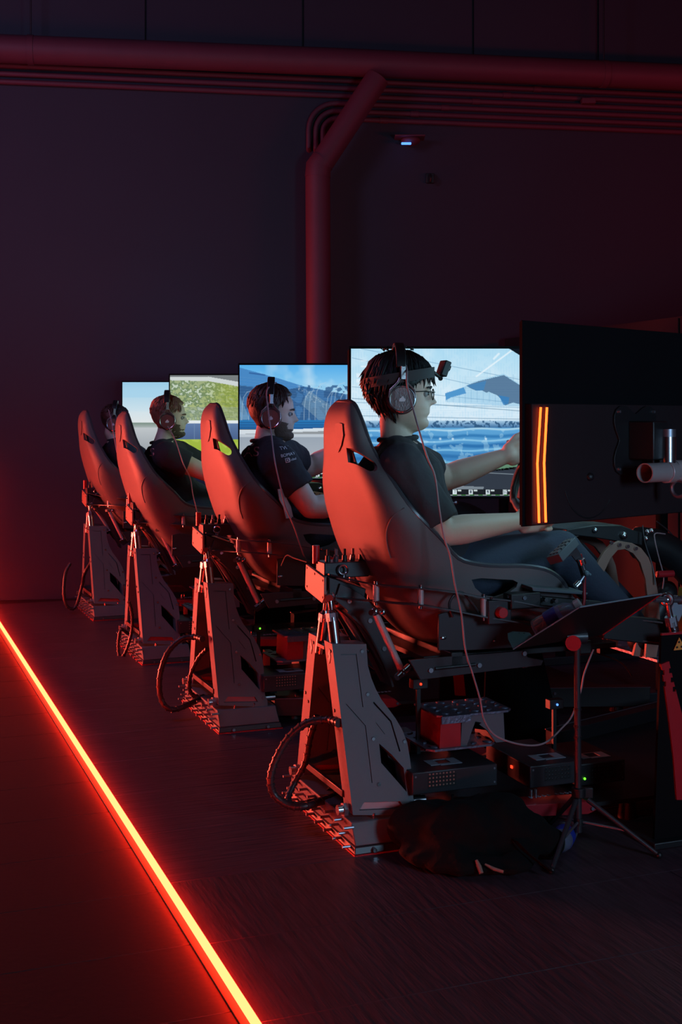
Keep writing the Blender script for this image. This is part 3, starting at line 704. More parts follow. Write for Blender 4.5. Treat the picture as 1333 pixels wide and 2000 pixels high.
rim2 = smooth_path([Q(*q, -.0) for q in ((655, 1185), (688, 1215), (712, 1255), (735, 1300), (750, 1330))], 5)
part('spine_edge', MB().ribbon(rim2, (0, 1, 0), .05, .006), 'frame', t)
up = [(640, 1121, -.05), (690, 1133, -.10), (735, 1142, -.18), (778, 1146, -.235), (820, 1149, -.27), (885, 1156, -.295), (945, 1167, -.31), (1000, 1173, -.33), (1060, 1185, -.345), (1130, 1196, -.37), (1290, 1215, -.47)]
lo = [(650, 1166, -.05), (690, 1170, -.10), (735, 1174, -.18), (778, 1178, -.235), (820, 1181, -.27), (885, 1192, -.295), (945, 1204, -.31), (1000, 1213, -.33), (1060, 1225, -.345), (1130, 1236, -.37), (1290, 1255, -.47)]
U = smooth_path([Q(*q) for q in up], 4); Lw = smooth_path([Q(*q) for q in lo], 4)
for s in (1, -1):
    part('upper_side_strip', MB().ribbon([my(p, s) for p in U], (0, 1, 0), .030, .004), 'frame', t)
    part('lower_side_strip', MB().ribbon([my(p, s) for p in Lw], (0, 1, 0), .030, .004), 'frame', t)
    for a, b in (((735, 1142, -.18), (735, 1174, -.18)), ((822, 1149, -.27), (822, 1181, -.27)), ((945, 1167, -.31), (945, 1204, -.31)), ((1130, 1198, -.37), (1130, 1235, -.37)), ((1178, 1203, -.40), (1178, 1240, -.40))):
        pa, pb = my(Q(*a), s), my(Q(*b), s)
        st = part('standoff', MB().cyl(pa, pb, .0095, seg=18), 'rod', t)
        part('bolt', MB().cyl(pa, pa+Vector((0, 0, .010)), .0065, seg=12), 'chrome', st); part('bolt', MB().cyl(pb, pb-Vector((0, 0, .012)), .0055, seg=12), 'chrome', st)
pbn = Q(979, 1196, -.335)
bh = part('button_housing', MB().obox(pbn+Vector((0, .02, 0)), (.075, .03, .07)), 'frame', t, .003)
part('emergency_button', MB().cyl(pbn+Vector((0, .006, 0)), pbn+Vector((0, -.016, 0)), .0165, .0155, 24), 'redmetal', t, .002, label='round red push button')
for dx in (-.028, .028): part('bolt', MB().cyl(pbn+Vector((dx, .006, .04)), pbn+Vector((dx, .004, .046)), .004, seg=8), 'chrome', bh)
# struts
for a, b, L0, L1_ in (((735, 1200), (783, 1306), -.16, -.16), ((659, 1178), (713, 1262), -.01, -.01)):
    pa, pb = Q(*a, L0), Q(*b, L1_); d = (pb-pa).normalized()
    st = part('slanted_strut', MB().cyl(pa, pb, .0105, seg=18), 'rod', t)
    part('rod_end', MB().ball(pa-d*.010, .013).cyl(pa-d*.01+Vector((-.02, -.02, 0)), pa-d*.01+Vector((.02, .02, 0)), .008).ball(pa-d*.01+Vector((.018, -.018, .0)), .010), 'chrome', st)
    part('rod_end', MB().ball(pb+d*.012, .013).cyl(pb+d*.012+Vector((-.022, -.01, -.012)), pb+d*.012+Vector((.026, .01, .014)), .010), 'chrome', st)
    if L0 < -.1:
        st = part('slanted_strut', MB().cyl(my(pa, -1), my(pb, -1), .0105, seg=18), 'rod', t)
# seat rails / brackets
br = [Q(*q, -.28) for q in ((800, 1290), (836, 1286), (1022, 1271), (1032, 1284), (1062, 1290), (1058, 1300), (1000, 1306), (822, 1328), (806, 1300))]
for s in (1, -1):
    o = part('seat_rail_bracket', MB().prism([my(p, s) for p in br], (0, .010*s, 0)), 'frame', t, .001)
    for q in ((841, 1309), (936, 1299), (1024, 1276)):
        p = my(Q(*q, -.28), s); part('bolt', MB().cyl(p+Vector((0, .004*s, 0)), p+Vector((0, -.006*s, 0)), .007, seg=12), 'steel', o)
    p0, p1 = my(Q(850, 1306, -.28), s), my(Q(928, 1298, -.28), s); part('slot', MB().tube([p0-Vector((0, .001*s, 0)), p1-Vector((0, .001*s, 0))], .005, 8), 'black', o)
za_ = Q(820, 1300, -.28).z
part('cross_beam', MB().box(.30, .34, -.28, .28, za_-.01, za_+.03), 'black', t, .003)
part('cross_beam', MB().box(.72, .76, -.30, .30, za_-.0, za_+.04), 'black', t, .003)
part('floor_pan', MB().box(.24, .90, -.22, .22, za_-.005, za_+.012), 'black', t, .002)
# front legs down to the platform joints
for s in (1, -1):
    a = part('front_actuator_mount', MB().prism([my(Q(*q, -.46), s) for q in ((1180, 1200), (1300, 1212), (1318, 1235), (1300, 1262), (1180, 1248))], (0, .05*s, 0)), 'black', t, .003)
# ring lug and cable glands on the rear block
b0, b1 = Q(619, 1120, .0), Q(633, 1120, -.04)
zb0, zb1 = Q(633, 1122, -.04).z, Q(633, 1099, -.04).z
bxx = Q(633, 1110, -.04).x
cb = part('connector_block', MB().box(bxx, bxx+.145, -.045, .03, zb0-.012, zb1), 'frame', t, .003)
for k in range(5):
    x = bxx+.02+k*.027; g_ = part('cable_gland', MB().cyl((x, -.02+.006*(k % 2), zb1), (x, -.02, zb1+.018), .0085, .0075, 12).cyl((x, -.02, zb1+.018), (x+.002, -.015, zb1+.036), .005, seg=8), 'steel' if k % 2 else 'plastic', cb)
part('terminal', MB().cyl((bxx+.0, .03, zb1-.01), (bxx, .03, zb1+.045), .011, seg=14), 'redmetal', cb)
e = Q(671, 1113, -.06); part('eye_bolt', MB().torus(e, (.25, 1, 0), .0135, .0032, 28, 8).cyl(e-Vector((0, 0, .024)), e-Vector((0, 0, .014)), .008, seg=12), 'chrome', t)
proto(t, 'black motion deck of the %, side strips joined by round stand-offs')

# ---------------------------------------------------------------- bucket seat
SE = [  # back point (px,py), lip (px,py), half width, far-side flare
 ((676, 786), (684, 785), .045), ((662, 800), (694, 794), .085), ((657, 828), (709, 830), .118), ((658, 862), (722, 868), .135), ((663, 900), (738, 898), .165),
 ((669, 940), (762, 935), .215), ((679, 985), (796, 985), .255), ((690, 1030), (830, 1022), .268), ((703, 1080), (862, 1055), .262), ((724, 1126), (893, 1090), .255),
 ((748, 1170), (930, 1102), .25), ((775, 1212), (975, 1106), .25), ((812, 1244), (1020, 1106), .255), ((880, 1252), (1062, 1112), .26), ((960, 1244), (1088, 1126), .26), ((1040, 1228), (1103, 1144), .26), ((1098, 1206), (1112, 1165), .255), ((1120, 1186), (1124, 1176), .25)]
t = thing('racing_seat', '', 'seat', (.45, 0, .60))
def seat_rows():
    rows = []
    for (b, l, w_) in SE:
        B = Q(*b, 0); 
        Lp_ = Q(*l, -w_)
        rows.append((B, Lp_, w_))
    # resample along the spine
    Bs = smooth_path([r[0] for r in rows], 3); Ls = smooth_path([r[1] for r in rows], 3)
    return Bs, Ls
Bs, Ls = seat_rows(); NB = 26
verts = []; 
for j, (B, Lq) in enumerate(zip(Bs, Ls)):
    w_ = -Lq.y; d = Vector((Lq.x-B.x, 0, Lq.z-B.z)); row = []
    for i in range(NB+1):
        u = -1+2*i/NB; a = abs(u)
        if a < .55: y = a/.55*.80; dd = .10*(a/.55)**2.2
        else:
            q = (a-.55)/.45; y = .80+.20*math.sin(min(1, q*1.5)*math.pi/2); dd = .10+.90*q**1.25
        row.append(Vector((B.x, 0, B.z))+d*dd+Vector((0, y*w_*(1 if u > 0 else -1), 0)))
    verts.append(row)
mb = MB(); n0 = len(verts)
mb.add([p for r in verts for p in r], [(j*(NB+1)+i, j*(NB+1)+i+1, (j+1)*(NB+1)+i+1, (j+1)*(NB+1)+i) for j in range(n0-1) for i in range(NB)])
o = part('shell', mb, 'seat', t, sharp=60)
sb = o.modifiers.new('sub', 'SUBSURF'); sb.levels = 1; sb.render_levels = 1
so = o.modifiers.new('sol', 'SOLIDIFY'); so.thickness = .016; so.offset = 0
me = evalmesh(o); o.modifiers.clear(); o.data = me
def stad(pts, y0, y1): return MB().loops([Vector((p.x, y0, p.z)) for p in pts], [Vector((p.x, y1, p.z)) for p in pts])
def holepts(c0, c1, r, L):
    a, b = Q(*c0, L), Q(*c1, L); d = (b-a).normalized(); nrm = Vector((-d.z, 0, d.x)); P = []
    for k in range(9): th = math.pi/2+math.pi*k/8; P.append(a+d*r*math.cos(th)+nrm*r*math.sin(th))
    for k in range(9): th = -math.pi/2+math.pi*k/8; P.append(b+d*r*math.cos(th)+nrm*r*math.sin(th))
    return P
hp = holepts((686, 886), (712, 909), .016, -.13)
hs = [Q(*q, -.255) for q in ((921, 1132), (940, 1129), (975, 1131), (1000, 1132), (1009, 1137), (1006, 1146), (990, 1158), (968, 1166), (945, 1163), (928, 1148))]
def hullhole(yy): return stad(hp, yy[0], yy[1])
hp2 = [p+Vector((.035, 0, -.004)) for p in hp]
cut(o, [stad(hp, -.30, -.088), stad(hp2, .095, .30), stad(hs, -.34, -.15), stad(hs, .15, .34)])
o.data.polygons.foreach_set('use_smooth', [True]*len(o.data.polygons))
part('edge_trim', MB().tube([r[0]+Vector((0, -.001, 0)) for r in verts]+[r[-1]+Vector((0, .001, 0)) for r in reversed(verts)], .0088, 8, True), 'rim', t)
# padding inside
pm = MB(); R_ = []
for j in range(4, len(verts)-4, 2):
    r = verts[j]; B = r[NB//2]; Lq = (r[0]+r[-1])/2; d = (Lq-B)*.12; ins = [B*.12+q*.88+d for q in r[6:-6]]
    R_.append(ins+[q-d*.55 for q in reversed(ins)])
pm.rings(R_); part('seat_padding', pm, 'seatpad', t)
# shield badge on the headrest back, rib lines on the wing
cr = [(822+0, 985), (790, 992), (768, 1008), (756, 1035), (757, 1065), (764, 1090)]
crp = []
tree = BVHTree.FromPolygons([tuple(v.co+base_of(t)) for v in o.data.vertices], [tuple(p.vertices) for p in o.data.polygons])
def shell_hit(px, py, tr=tree, n=0, dx=0):
    o3 = Vector((0, 0, EYE)); ox, oy = origin(n)
    def toL(X, Y, Z): X -= ox; Y -= oy; return Vector((X*CA+Y*SA-dx, -X*SA+Y*CA, Z))
    a = toL(0, 0, EYE); b = toL(*G(px, py, 4.0)); h = tr.ray_cast(a, (b-a).normalized()); return h
for q in cr:
    h = shell_hit(*q)
    if h[0]: crp.append(h[0]+h[1]*.0005)
if len(crp) > 2: part('seam', MB().tube(smooth_path(crp, 4), .0022, 6), 'seat', t, label='raised seam curving over the side wing')
bp_ = []; bn_ = Vector((0, 0, 0))
for q in ((658, 827), (665, 826), (671, 828), (673, 850), (669, 870), (663, 884), (660, 872), (657, 850)):
    h = shell_hit(*q)
    if h[0]: bp_.append(h[0]); bn_ += h[1]
if len(bp_) > 4:
    bn_.normalize(); bn_ = bn_ if bn_.x < 0 else -bn_
    bd_ = part('shield_badge', MB().prism([p+bn_*.002 for p in bp_], bn_*.002), 'seat', t, label='small shield badge on the headrest back')
for s in (1, -1):
    mp = [my(Q(*q, -.275), s) for q in ((858, 1200), (880, 1194), (1045, 1214), (1048, 1262), (920, 1270), (857, 1270))]
    m_ = part('mount_plate', MB().prism(mp, (0, .008*s, 0)), 'frame', t, .001)
    for q in ((866, 1246), (966, 1251)):
        p = my(Q(*q, -.275), s); part('bolt', MB().ball(p, (.011, .005, .006) if q[0] < 900 else (.005, .004, .005), 12), 'chrome', m_)
SEATDX = [(0, 0, 0), (-.025, 0, .008), (-.115, 0, -.018), (-.085, 0, 0)]
proto(t, ['black bucket racing seat of the nearest rig under the glasses-wearing driver', 'black bucket racing seat under the bearded driver in the team shirt',
          'black bucket racing seat under the light-haired driver', 'black bucket racing seat of the farthest rig by the wall'], SEATDX)

# ---------------------------------------------------------------- harness strap (orange, seat 2)
# ---------------------------------------------------------------- base frame
t = thing('base_frame', '', 'base frame', (.8, 0, 0))
def Rl(pts): return [Vector(p) for p in pts]
c_ = [Q(820, 1600, -.30), Q(945, 1578, -.30)]
for s in (1, -1):
    o = part('rear_rail', MB().loops([my((.245, -.22, .03), s), my((.60, -.33, .03), s), my((.60, -.29, .03), s), my((.245, -.16, .03), s)],
         [my((.245, -.22, .10), s), my((.60, -.33, .10), s), my((.60, -.29, .10), s), my((.245, -.16, .10), s)]), 'black', t, .002)
    part('rail_edge', MB().tube([my((.245, -.222, .100), s), my((.60, -.332, .100), s)], .0022, 6), 'steel', o)
    o = part('front_rail', MB().loops([my((.99, -.36, .03), s), my((1.75, -.62, .03), s), my((1.75, -.56, .03), s), my((.99, -.30, .03), s)],
         [my((.99, -.36, .11), s), my((1.75, -.62, .11), s), my((1.75, -.56, .11), s), my((.99, -.30, .11), s)]), 'black', t, .002)
    part('rail_edge', MB().tube([my((.99, -.362, .11), s), my((1.75, -.622, .11), s)], .0022, 6), 'steel', o)
    for f in (.12, .3, .32, .5, .52): 
        p = Vector((.99, -.362, .11)).lerp(Vector((1.75, -.622, .11)), f); z = .088 if f in (.12, .3, .5) else .055
        part('bolt', MB().cyl(my((p.x, p.y, z), s), my((p.x, p.y-.006, z), s), .006, seg=12), 'steel', o)
    for f in (.1, .35, .6): p = Vector((.30, -.22, .10)).lerp(Vector((.60, -.31, .10)), f); part('bolt', MB().cyl(my(p, s), my(p+Vector((0, 0, .016)), s), .0045, seg=8), 'chrome', o)
    zr0, zr1 = Q(965, 1597, -.40).z, Q(965, 1572, -.40).z
    F_ = [Q(*q, -.38) for q in ((950, 1577), (1150, 1566), (1168, 1581), (1150, 1590), (967, 1599), (950, 1583))]
    o = part('red_rail_cover', MB().loops([my(p, s) for p in F_], [my(p+Vector((0, .08, 0)), s) for p in F_]), 'redmetal', t, .001, label='red rail cover with faded print')
    for q in ((968, 1588), (1032, 1586), (1158, 1579)): p = my(Q(*q, -.382), s); part('bolt', MB().cyl(p, p+Vector((0, -.004*s, 0)), .0055, seg=12), 'steel', o)
    for q in ((950, 1560), (1038, 1556), (1047, 1561)): p = Q(q[0], q[1]+10, -.345); part('bolt', MB().cyl(my((p.x, p.y, F_[0].z-.002), s), my((p.x, p.y, F_[0].z+.022), s), .005, seg=10), 'chrome', o)
    if s == 1:
        # print lies on the top face
        zc_ = F_[0].z+.0012; p = Q(975, 1573, -.35)
        logo = MB(); x0 = p.x
        for (a, b, c, d) in ((0, .055, -.012, -.004), (0, .008, -.012, .010), (0, .05, .004, .012), (.02, .028, -.006, .006), (.062, .072, -.012, -.006)):
            logo.box(x0+a, x0+b, -.345+c, -.345+d, zc_-.001, zc_+.0012)
        part('printed_logo', logo, 'greyprint', o, label='pale angular logo print')
        tm = text('TRAK RACER'[:4]+' ', .001) if False else MB()
        xx = x0+.10
        for k in range(10):
            if k in (1, 4): xx += .012
            tm.box(xx, xx+.006, -.352, -.342, zc_-.001, zc_+.0012); tm.box(xx, xx+.010, -.352, -.350, zc_-.001, zc_+.0012); xx += .016
        part('printed_lettering', tm, 'greyprint', o)
part('centre_plate', MB().loops([(.245, -.16, .05), (.62, -.29, .05), (1.0, -.30, .05), (1.7, -.55, .05), (1.7, .55, .05), (1.0, .30, .05), (.62, .29, .05), (.245, .16, .05)],
     [(.245, -.16, .062), (.62, -.29, .062), (1.0, -.30, .062), (1.7, -.55, .062), (1.7, .55, .062), (1.0, .30, .062), (.62, .29, .062), (.245, .16, .062)]), 'black', t)
for x, y in ((.35, -.15), (.35, .15), (.9, -.28), (.9, .28), (1.65, -.52), (1.65, .52)): part('foot', MB().cyl((x, y, 0), (x, y, .05), .03, .025, 16), 'black', t)
proto(t, ['low black base frame of the nearest rig with a red rail cover', 'low black base frame under the second rig', 'low black base frame under the third rig', 'low black base frame under the farthest rig'])

# front towers (a mirrored pair)
for s in (1, -1):
    cx, cy = Q(1312, 1240, -.50*1).x, -.50*s
    t = thing('front_actuator_tower', '', 'tower', (cx, cy, 0))
    def P3(px, py, L=-.53): return my(Q(px, py, L), s)
    zt_ = Q(1300, 1240, -.53).z
    o = part('side_panel', MB().loops([(cx-.08, cy-.03*s, .0), (cx+.26, cy-.03*s, .0), (cx+.26, cy-.02*s, .0), (cx-.08, cy-.02*s, .0)],
         [(cx-.055, cy-.03*s, zt_), (cx+.10, cy-.03*s, zt_), (cx+.10, cy-.02*s, zt_), (cx-.055, cy-.02*s, zt_)]), 'coal', t)
    part('red_top_edge', MB().box(cx-.058, cx+.10, cy-.034*s-.002, cy-.034*s+.006, zt_, zt_+.006), 'redmetal', t)
    rp = [P3(*q, -.525) for q in ((1288, 1296), (1303, 1290), (1312, 1330), (1330, 1400), (1336, 1480), (1344, 1560), (1318, 1560), (1312, 1480), (1300, 1380))]
    r_ = part('perforated_side_plate', MB().prism(rp, (0, -.012*s, 0)), 'redmetal', t, label='dark red perforated plate')
    cut(r_, [MB().obox(P3(px, py, -.53), (.010, .08, .014)) for px, py in ((1308, 1309), (1293, 1313), (1311, 1327), (1315, 1345), (1296, 1335))])
    top = P3(1312, 1213, -.50); bot = P3(1317, 1236, -.50); d = (top-bot).normalized()
    a = part('actuator', MB().cyl(bot-d*.3, top, .0165, seg=24), 'chrome', t)
    part('hex_collar', MB().cyl(top-d*.014, top+d*.014, .0185, seg=6), 'steel', a); e = top+d*.065
    part('rod_end', MB().capsule(top+d*.01, e, .009, .009, 12).torus(e, (.6, .8, 0), .0145, .007, 20, 8).ball(e, .012), 'chrome', a)
    part('clevis_bolt', MB().cyl(e+Vector((-.05, -.01, .004)), e+Vector((.065, .01, -.006)), .008).cyl(e+Vector((.05, .008, -.005)), e+Vector((.07, .011, -.006)), .014, seg=6), 'steel', a)
    wtri = [P3(1316, 1270, -.534), P3(1340, 1268, -.534), P3(1327, 1245, -.534)]
    w_ = part('warning_sticker', MB().prism([p+Vector((0, -.0*s, 0)) for p in wtri], (0, -.002*s, 0)), 'orange', t, label='orange triangular warning sticker with dark dots')
    for px, py in ((1327, 1254), (1323, 1264), (1332, 1263)): p = P3(px, py, -.5365); part('dot', MB().cyl(p, p+Vector((0, -.002*s, 0)), .003, seg=10), 'black', w_)
    part('foot_plate', MB().box(cx-.10, cx+.28, cy-.06, cy+.06, 0, .02), 'black', t, .003)
    lb = ['front tower of the nearest rig at the right edge with an orange warning triangle', 'front tower of the second rig on the camera side', 'front tower of the third rig on the camera side', 'front tower of the farthest rig on the camera side'] if s == 1 else 'far-side front tower of the %, hidden behind the pedals'
    proto(t, lb, rigs=(1, 2, 3) if s == 1 else (1, 2))

# ---------------------------------------------------------------- steering column, wheel, pedals
t = thing('steering_column', '', 'steering column', (1.1, 0, .75))
def arch(L, th):
    o_ = [(1160, 1116), (1166, 1096), (1177, 1078), (1192, 1063), (1208, 1056), (1232, 1060), (1250, 1070), (1264, 1088), (1276, 1118), (1284, 1165), (1288, 1230), (1280, 1283), (1258, 1283), (1263, 1230), (1264, 1180), (1258, 1130), (1248, 1098), (1234, 1080), (1218, 1072), (1204, 1074), (1190, 1090), (1178, 1116)]
    P = [Q(*q, -.16) for q in o_]; return MB().prism([Vector((p.x, L, p.z)) for p in P], (0, th, 0))
o = part('arch_bracket', arch(-.17, .012), 'tan', t, .001, label='bronze arched bracket')
for q in ((1194, 1060), (1210, 1064), (1226, 1067), (1242, 1071)): p = Q(*q, -.172); part('bolt', MB().cyl(p, p+Vector((0, -.006, 0)), .006, seg=12), 'chrome', o)
part('arch_bracket', arch(.05, .012), 'tan', t, .001, label='bronze arched bracket')
A_ = [Q(*q, -.11) for q in ((1108, 1034), (1162, 1026), (1215, 1026), (1240, 1036), (1256, 1040), (1256, 1066), (1235, 1062), (1160, 1050), (1108, 1044))]
part('motor_housing', MB().loops(A_, [p+Vector((0, .17, 0)) for p in A_]), 'black', t, .003)
o = part('front_arm', MB().tube(smooth_path([Q(*q, -.02) for q in ((1245, 1060), (1285, 1066), (1330, 1095), (1380, 1160), (1410, 1260))], 4), .055, 12), 'black', t)
for q in ((1219, 1046), (1263, 1052), (1266, 1039), (1274, 1037), (1163, 1036)): p = Q(*q, -.115); part('bolt', MB().ball(p, .009 if q[0] != 1219 else .013, 12), 'chrome', t)
p = Q(1300, 1121, -.17); part('standoff', MB().cyl(p+Vector((-.03, 0, 0)), p+Vector((.03, 0, 0)), .011), 'redmetal', t)
part('pedal_strut', MB().prism([Q(*q, -.14) for q in ((1263, 1180), (1284, 1180), (1256, 1284), (1238, 1281))], (0, .012, 0)), 'tan', t, .001, label='bronze slanted strip')
hb = part('handgrip_tube', MB().cyl(Q(1046, 1020, -.02), Q(1075, 1062, .05), .024), 'rod', t)
part('wheel_shaft', MB().cyl((.76, 0, 1.0), (1.02, 0, .93), .022), 'black', t)
proto(t, 'black steering column and bronze arches of the %')

t = thing('steering_wheel', '', 'steering wheel', (.745, 0, 1.01))
wc = Vector((.745, 0, 1.01)); wn = Vector((-1, 0, .28)).normalized(); wu = Vector((.27, 0, .96)).normalized(); wl_ = Vector((0, 1, 0))
rimp = [wc+wl_*.140*math.cos(a)+wu*.125*math.sin(a)*(.82 if math.sin(a) > .6 or math.sin(a) < -.6 else 1) for a in [2*math.pi*k/36 for k in range(36)]]
part('rim', MB().tube(rimp, .014, 10, True), 'plastic', t)
part('hub_plate', MB().obox(wc+wn*-.005, (.03, .19, .11), Matrix((wn, wl_, wu)).transposed()), 'plastic', t, .006)
part('display', MB().obox(wc+wn*.012+wu*.015, (.004, .09, .045), Matrix((wn, wl_, wu)).transposed()), 'lens', t)
for k, c in enumerate(((-.07, .03), (-.07, -.0), (.07, .03), (.07, 0), (-.03, -.04), (0, -.04), (.03, -.04))):
    q = wc+wn*.011+wl_*c[0]+wu*c[1]; part('button', MB().cyl(q, q+wn*.008, .008, seg=12), 'redmetal' if k % 2 else 'steel', t)
proto(t, 'black steering wheel gripped by the driver of the %', rigs=(1, 2, 3))

t = thing('pedal_set', '', 'pedals', (1.45, 0, .45))
zp = Q(1190, 1272, 0).z
hp_ = part('heel_plate', MB().box(1.08, 1.62, -.18, .18, zp-.008, zp), 'tread', t)
k = 0
for i in range(9):
    for j in range(6):
        x, y = 1.11+i*.058, -.15+j*.06; part('tread_stud', MB().obox((x, y, zp+.002), (.03, .010, .004), Matrix.Rotation(.8 if (i+j) % 2 else -.8, 3, 'Z')), 'tread', hp_)
for y, l in ((-.10, .16), (.0, .17), (.10, .18)):
    o = part('pedal_arm', MB().cyl((1.62, y, zp+.01), (1.52, y, zp+.01+l), .009), 'steel', t); part('pedal_face', MB().obox((1.505, y, zp+.02+l), (.012, .05, .09), Matrix.Rotation(-.5, 3, 'Y')), 'tread', o, .003)
part('support_frame', MB().box(1.10, 1.64, -.2, -.18, zp-.05, zp-.008).box(1.10, 1.64, .18, .2, zp-.05, zp-.008), 'black', t)
proto(t, 'studded pedal plate and pedals of the %')

# ---------------------------------------------------------------- step and electronics
def tread_top(x0, x1, y0, y1, z, t, name='tread_plate'):
    o = part(name, MB().loops([(x0+.02, y0, z-.006), (x1-.02, y0, z-.006), (x1, y0+.02, z-.006), (x1, y1, z-.006), (x0, y1, z-.006), (x0, y0+.02, z-.006)], [(x0+.02, y0, z), (x1-.02, y0, z), (x1, y0+.02, z), (x1, y1, z), (x0, y1, z), (x0, y0+.02, z)]), 'tread', t)
    n_, m_ = max(2, int((x1-x0)/.045)), max(2, int((y1-y0)/.045))
    for i in range(n_):
        for j in range(m_):
            x, y = x0+.03+(x1-x0-.05)*i/(n_-1), y0+.03+(y1-y0-.05)*j/(m_-1)
            part('tread_stud', MB().ball((x, y, z+.001), (.015, .008, .004), 8, Matrix.Rotation(.7*(1 if (i+j) % 2 else -1), 3, 'Z')), 'tread', o)
t = thing('tread_step', '', 'step', (.5, -.12, .09))
ax_, bx_ = Q(856, 1400, -.20).x, Q(990, 1398, -.20).x; zs = Q(840, 1400, -.20).z; zl = Q(840, 1466, -.2).z
tread_top(ax_-.0, bx_+.02, -.21, -.03, zs, t)
part('front_lip', MB().box(ax_+.005, ax_+.10, -.216, -.21, zs-.022, zs), 'tread', t)
part('side_leg', MB().loops([(ax_+.01, -.19, zl), (ax_+.08, -.19, zl), (ax_+.08, -.05, zl), (ax_+.01, -.05, zl)], [(ax_+.015, -.19, zs-.006), (ax_+.085, -.19, zs-.006), (ax_+.085, -.05, zs-.006), (ax_+.015, -.05, zs-.006)]), 'redmetal', t, label='red side leg')  # red colour stands in for red light on this leg's rear face
part('front_web', MB().prism([Vector((x, -.19, z)) for x, z in ((ax_+.08, zl), (ax_+.10, zl), (ax_+.12, zs-.05), (ax_+.15, zs-.035), (bx_-.10, zs-.03), (bx_-.06, zs-.06), (bx_-.03, zl), (bx_, zl), (bx_-.005, zs-.007), (ax_+.08, zs-.007))], (0, .01, 0)), 'plate', t)
part('side_leg', MB().box(bx_-.03, bx_-.0, -.18, -.05, zl, zs-.006), 'black', t)
tread_top(ax_-.03, bx_-.03, -.20, .02, zl, t, 'lower_tread_plate')
part('support_legs', MB().box(ax_, ax_+.03, -.0, .1, .07, zl-.006).box(bx_-.1, bx_-.07, -.0, .1, .07, zl-.006), 'black', t)
proto(t, ['studded metal step with red legs standing under the nearest seat', 'studded metal step under the second rig', 'studded metal step under the third rig', 'studded metal step under the farthest rig'])

def ampbox(name, x0, x1, y0, y1, z0, z1, label, lit, n=0):
    t = thing(name, label, 'electronics box', ((x0+x1)/2, (y0+y1)/2, z0), n)
    part('case', MB().box(x0, x1, y0, y1, z0, z1), 'frame', t, .003)
    pr = MB(); xm = x0+(x1-x0)*.3
    pr.box(xm, xm+.10, y0+.10, y0+.104, z1, z1+.0012).box(xm, xm+.03, y0+.05, y0+.10, z1, z1+.0012).box(xm+.03, xm+.10, y0+.045, y0+.06, z1, z1+.0012).box(xm+.07, xm+.10, y0+.06, y0+.10, z1, z1+.0012)
    part('printed_logo', pr, 'greyprint', t, label='pale angular logo print')
    v = part('vent_grille', MB().box(x0+.05, x0+.14, y0-.001, y0+.002, z0+.015, z1-.012), 'black', t)
    dots = MB()
    for i in range(8):
        for j in range(4): dots.ball((x0+.055+i*.011, y0-.001, z0+.022+j*.011), (.0028, .001, .0028), 6)
    o = part('vent_holes', dots, lit, v); o['kind'] = 'stuff'
    for x, z in ((x0+.01, z1-.012), (x1-.01, z1-.012), (x1-.01, z0+.012)): part('screw', MB().cyl((x, y0, z), (x, y0-.002, z), .003, seg=8), 'steel', t)
    return t
x0, x1 = Q(806, 1510, -.26).x, Q(972, 1510, -.26).x; z1 = Q(880, 1502, -.26).z; z0 = Q(880, 1545, -.26).z
t1 = ampbox('amplifier_box', x0, x1, -.26, -.06, z0, z1, '', 'tan'); proto(t1, ['dark box with amber-lit vent and pale logo beside the nearest tower', 'dark box with dotted vent beside the second tower', 'dark box beside the third tower', 'dark box beside the farthest tower'], rigs=(1, 2, 3))
x0, x1 = Q(1036, 1510, -.28).x, Q(1120, 1510, -.28).x; z1 = Q(1080, 1492, -.28).z; z0 = Q(1080, 1535, -.28).z
t1 = ampbox('power_box', x0-.0, x1+.02, -.28, .0, z0, z1, 'dark box with a pale angular logo left of the tripod pole', 'black')
part('power_switch', MB().box(x0-.003, x0+.002, -.175, -.165, z0+.032, z0+.040), 'redled', t1, label='lit orange-red switch')
x0, x1 = Q(1128, 1510, -.20).x, Q(1222, 1510, -.20).x; z1 = Q(1180, 1488, -.20).z; z0 = Q(1180, 1530, -.20).z
t1 = ampbox('control_box', x0, x1, -.20, .05, z0, z1, 'dark box with a green-lit vent right of the tripod pole', 'black')
part('green_indicator', MB().ball(Q(1143, 1521, -.203), .004, 8), 'green', t1)
for (px, py, L, n, m_) in ((824, 1337, -.1, 0, 'redled'), (509, 1228, -.1, 1, 'green'), (1091, 1377, -.1, 0, 'bluelight')):
    p = Q(px, py, L, n); t1 = thing('indicator_module', {'redled': 'tiny module with a red light under the nearest seat', 'green': 'tiny module with a green light under the second rig', 'bluelight': 'tiny module with a blue light left of the tripod pole'}[m_], 'electronics', p, n)
    part('module_case', MB().obox(p+Vector((0, .022, 0)), (.05, .03, .03)), 'black', t1, .002); part('indicator', MB().ball(p+Vector((0, .005, 0)), .004, 8), m_, t1)
    part('module_post', MB().box(p.x-.006, p.x+.006, p.y+.02, p.y+.03, .06, p.z-.014), 'black', t1)

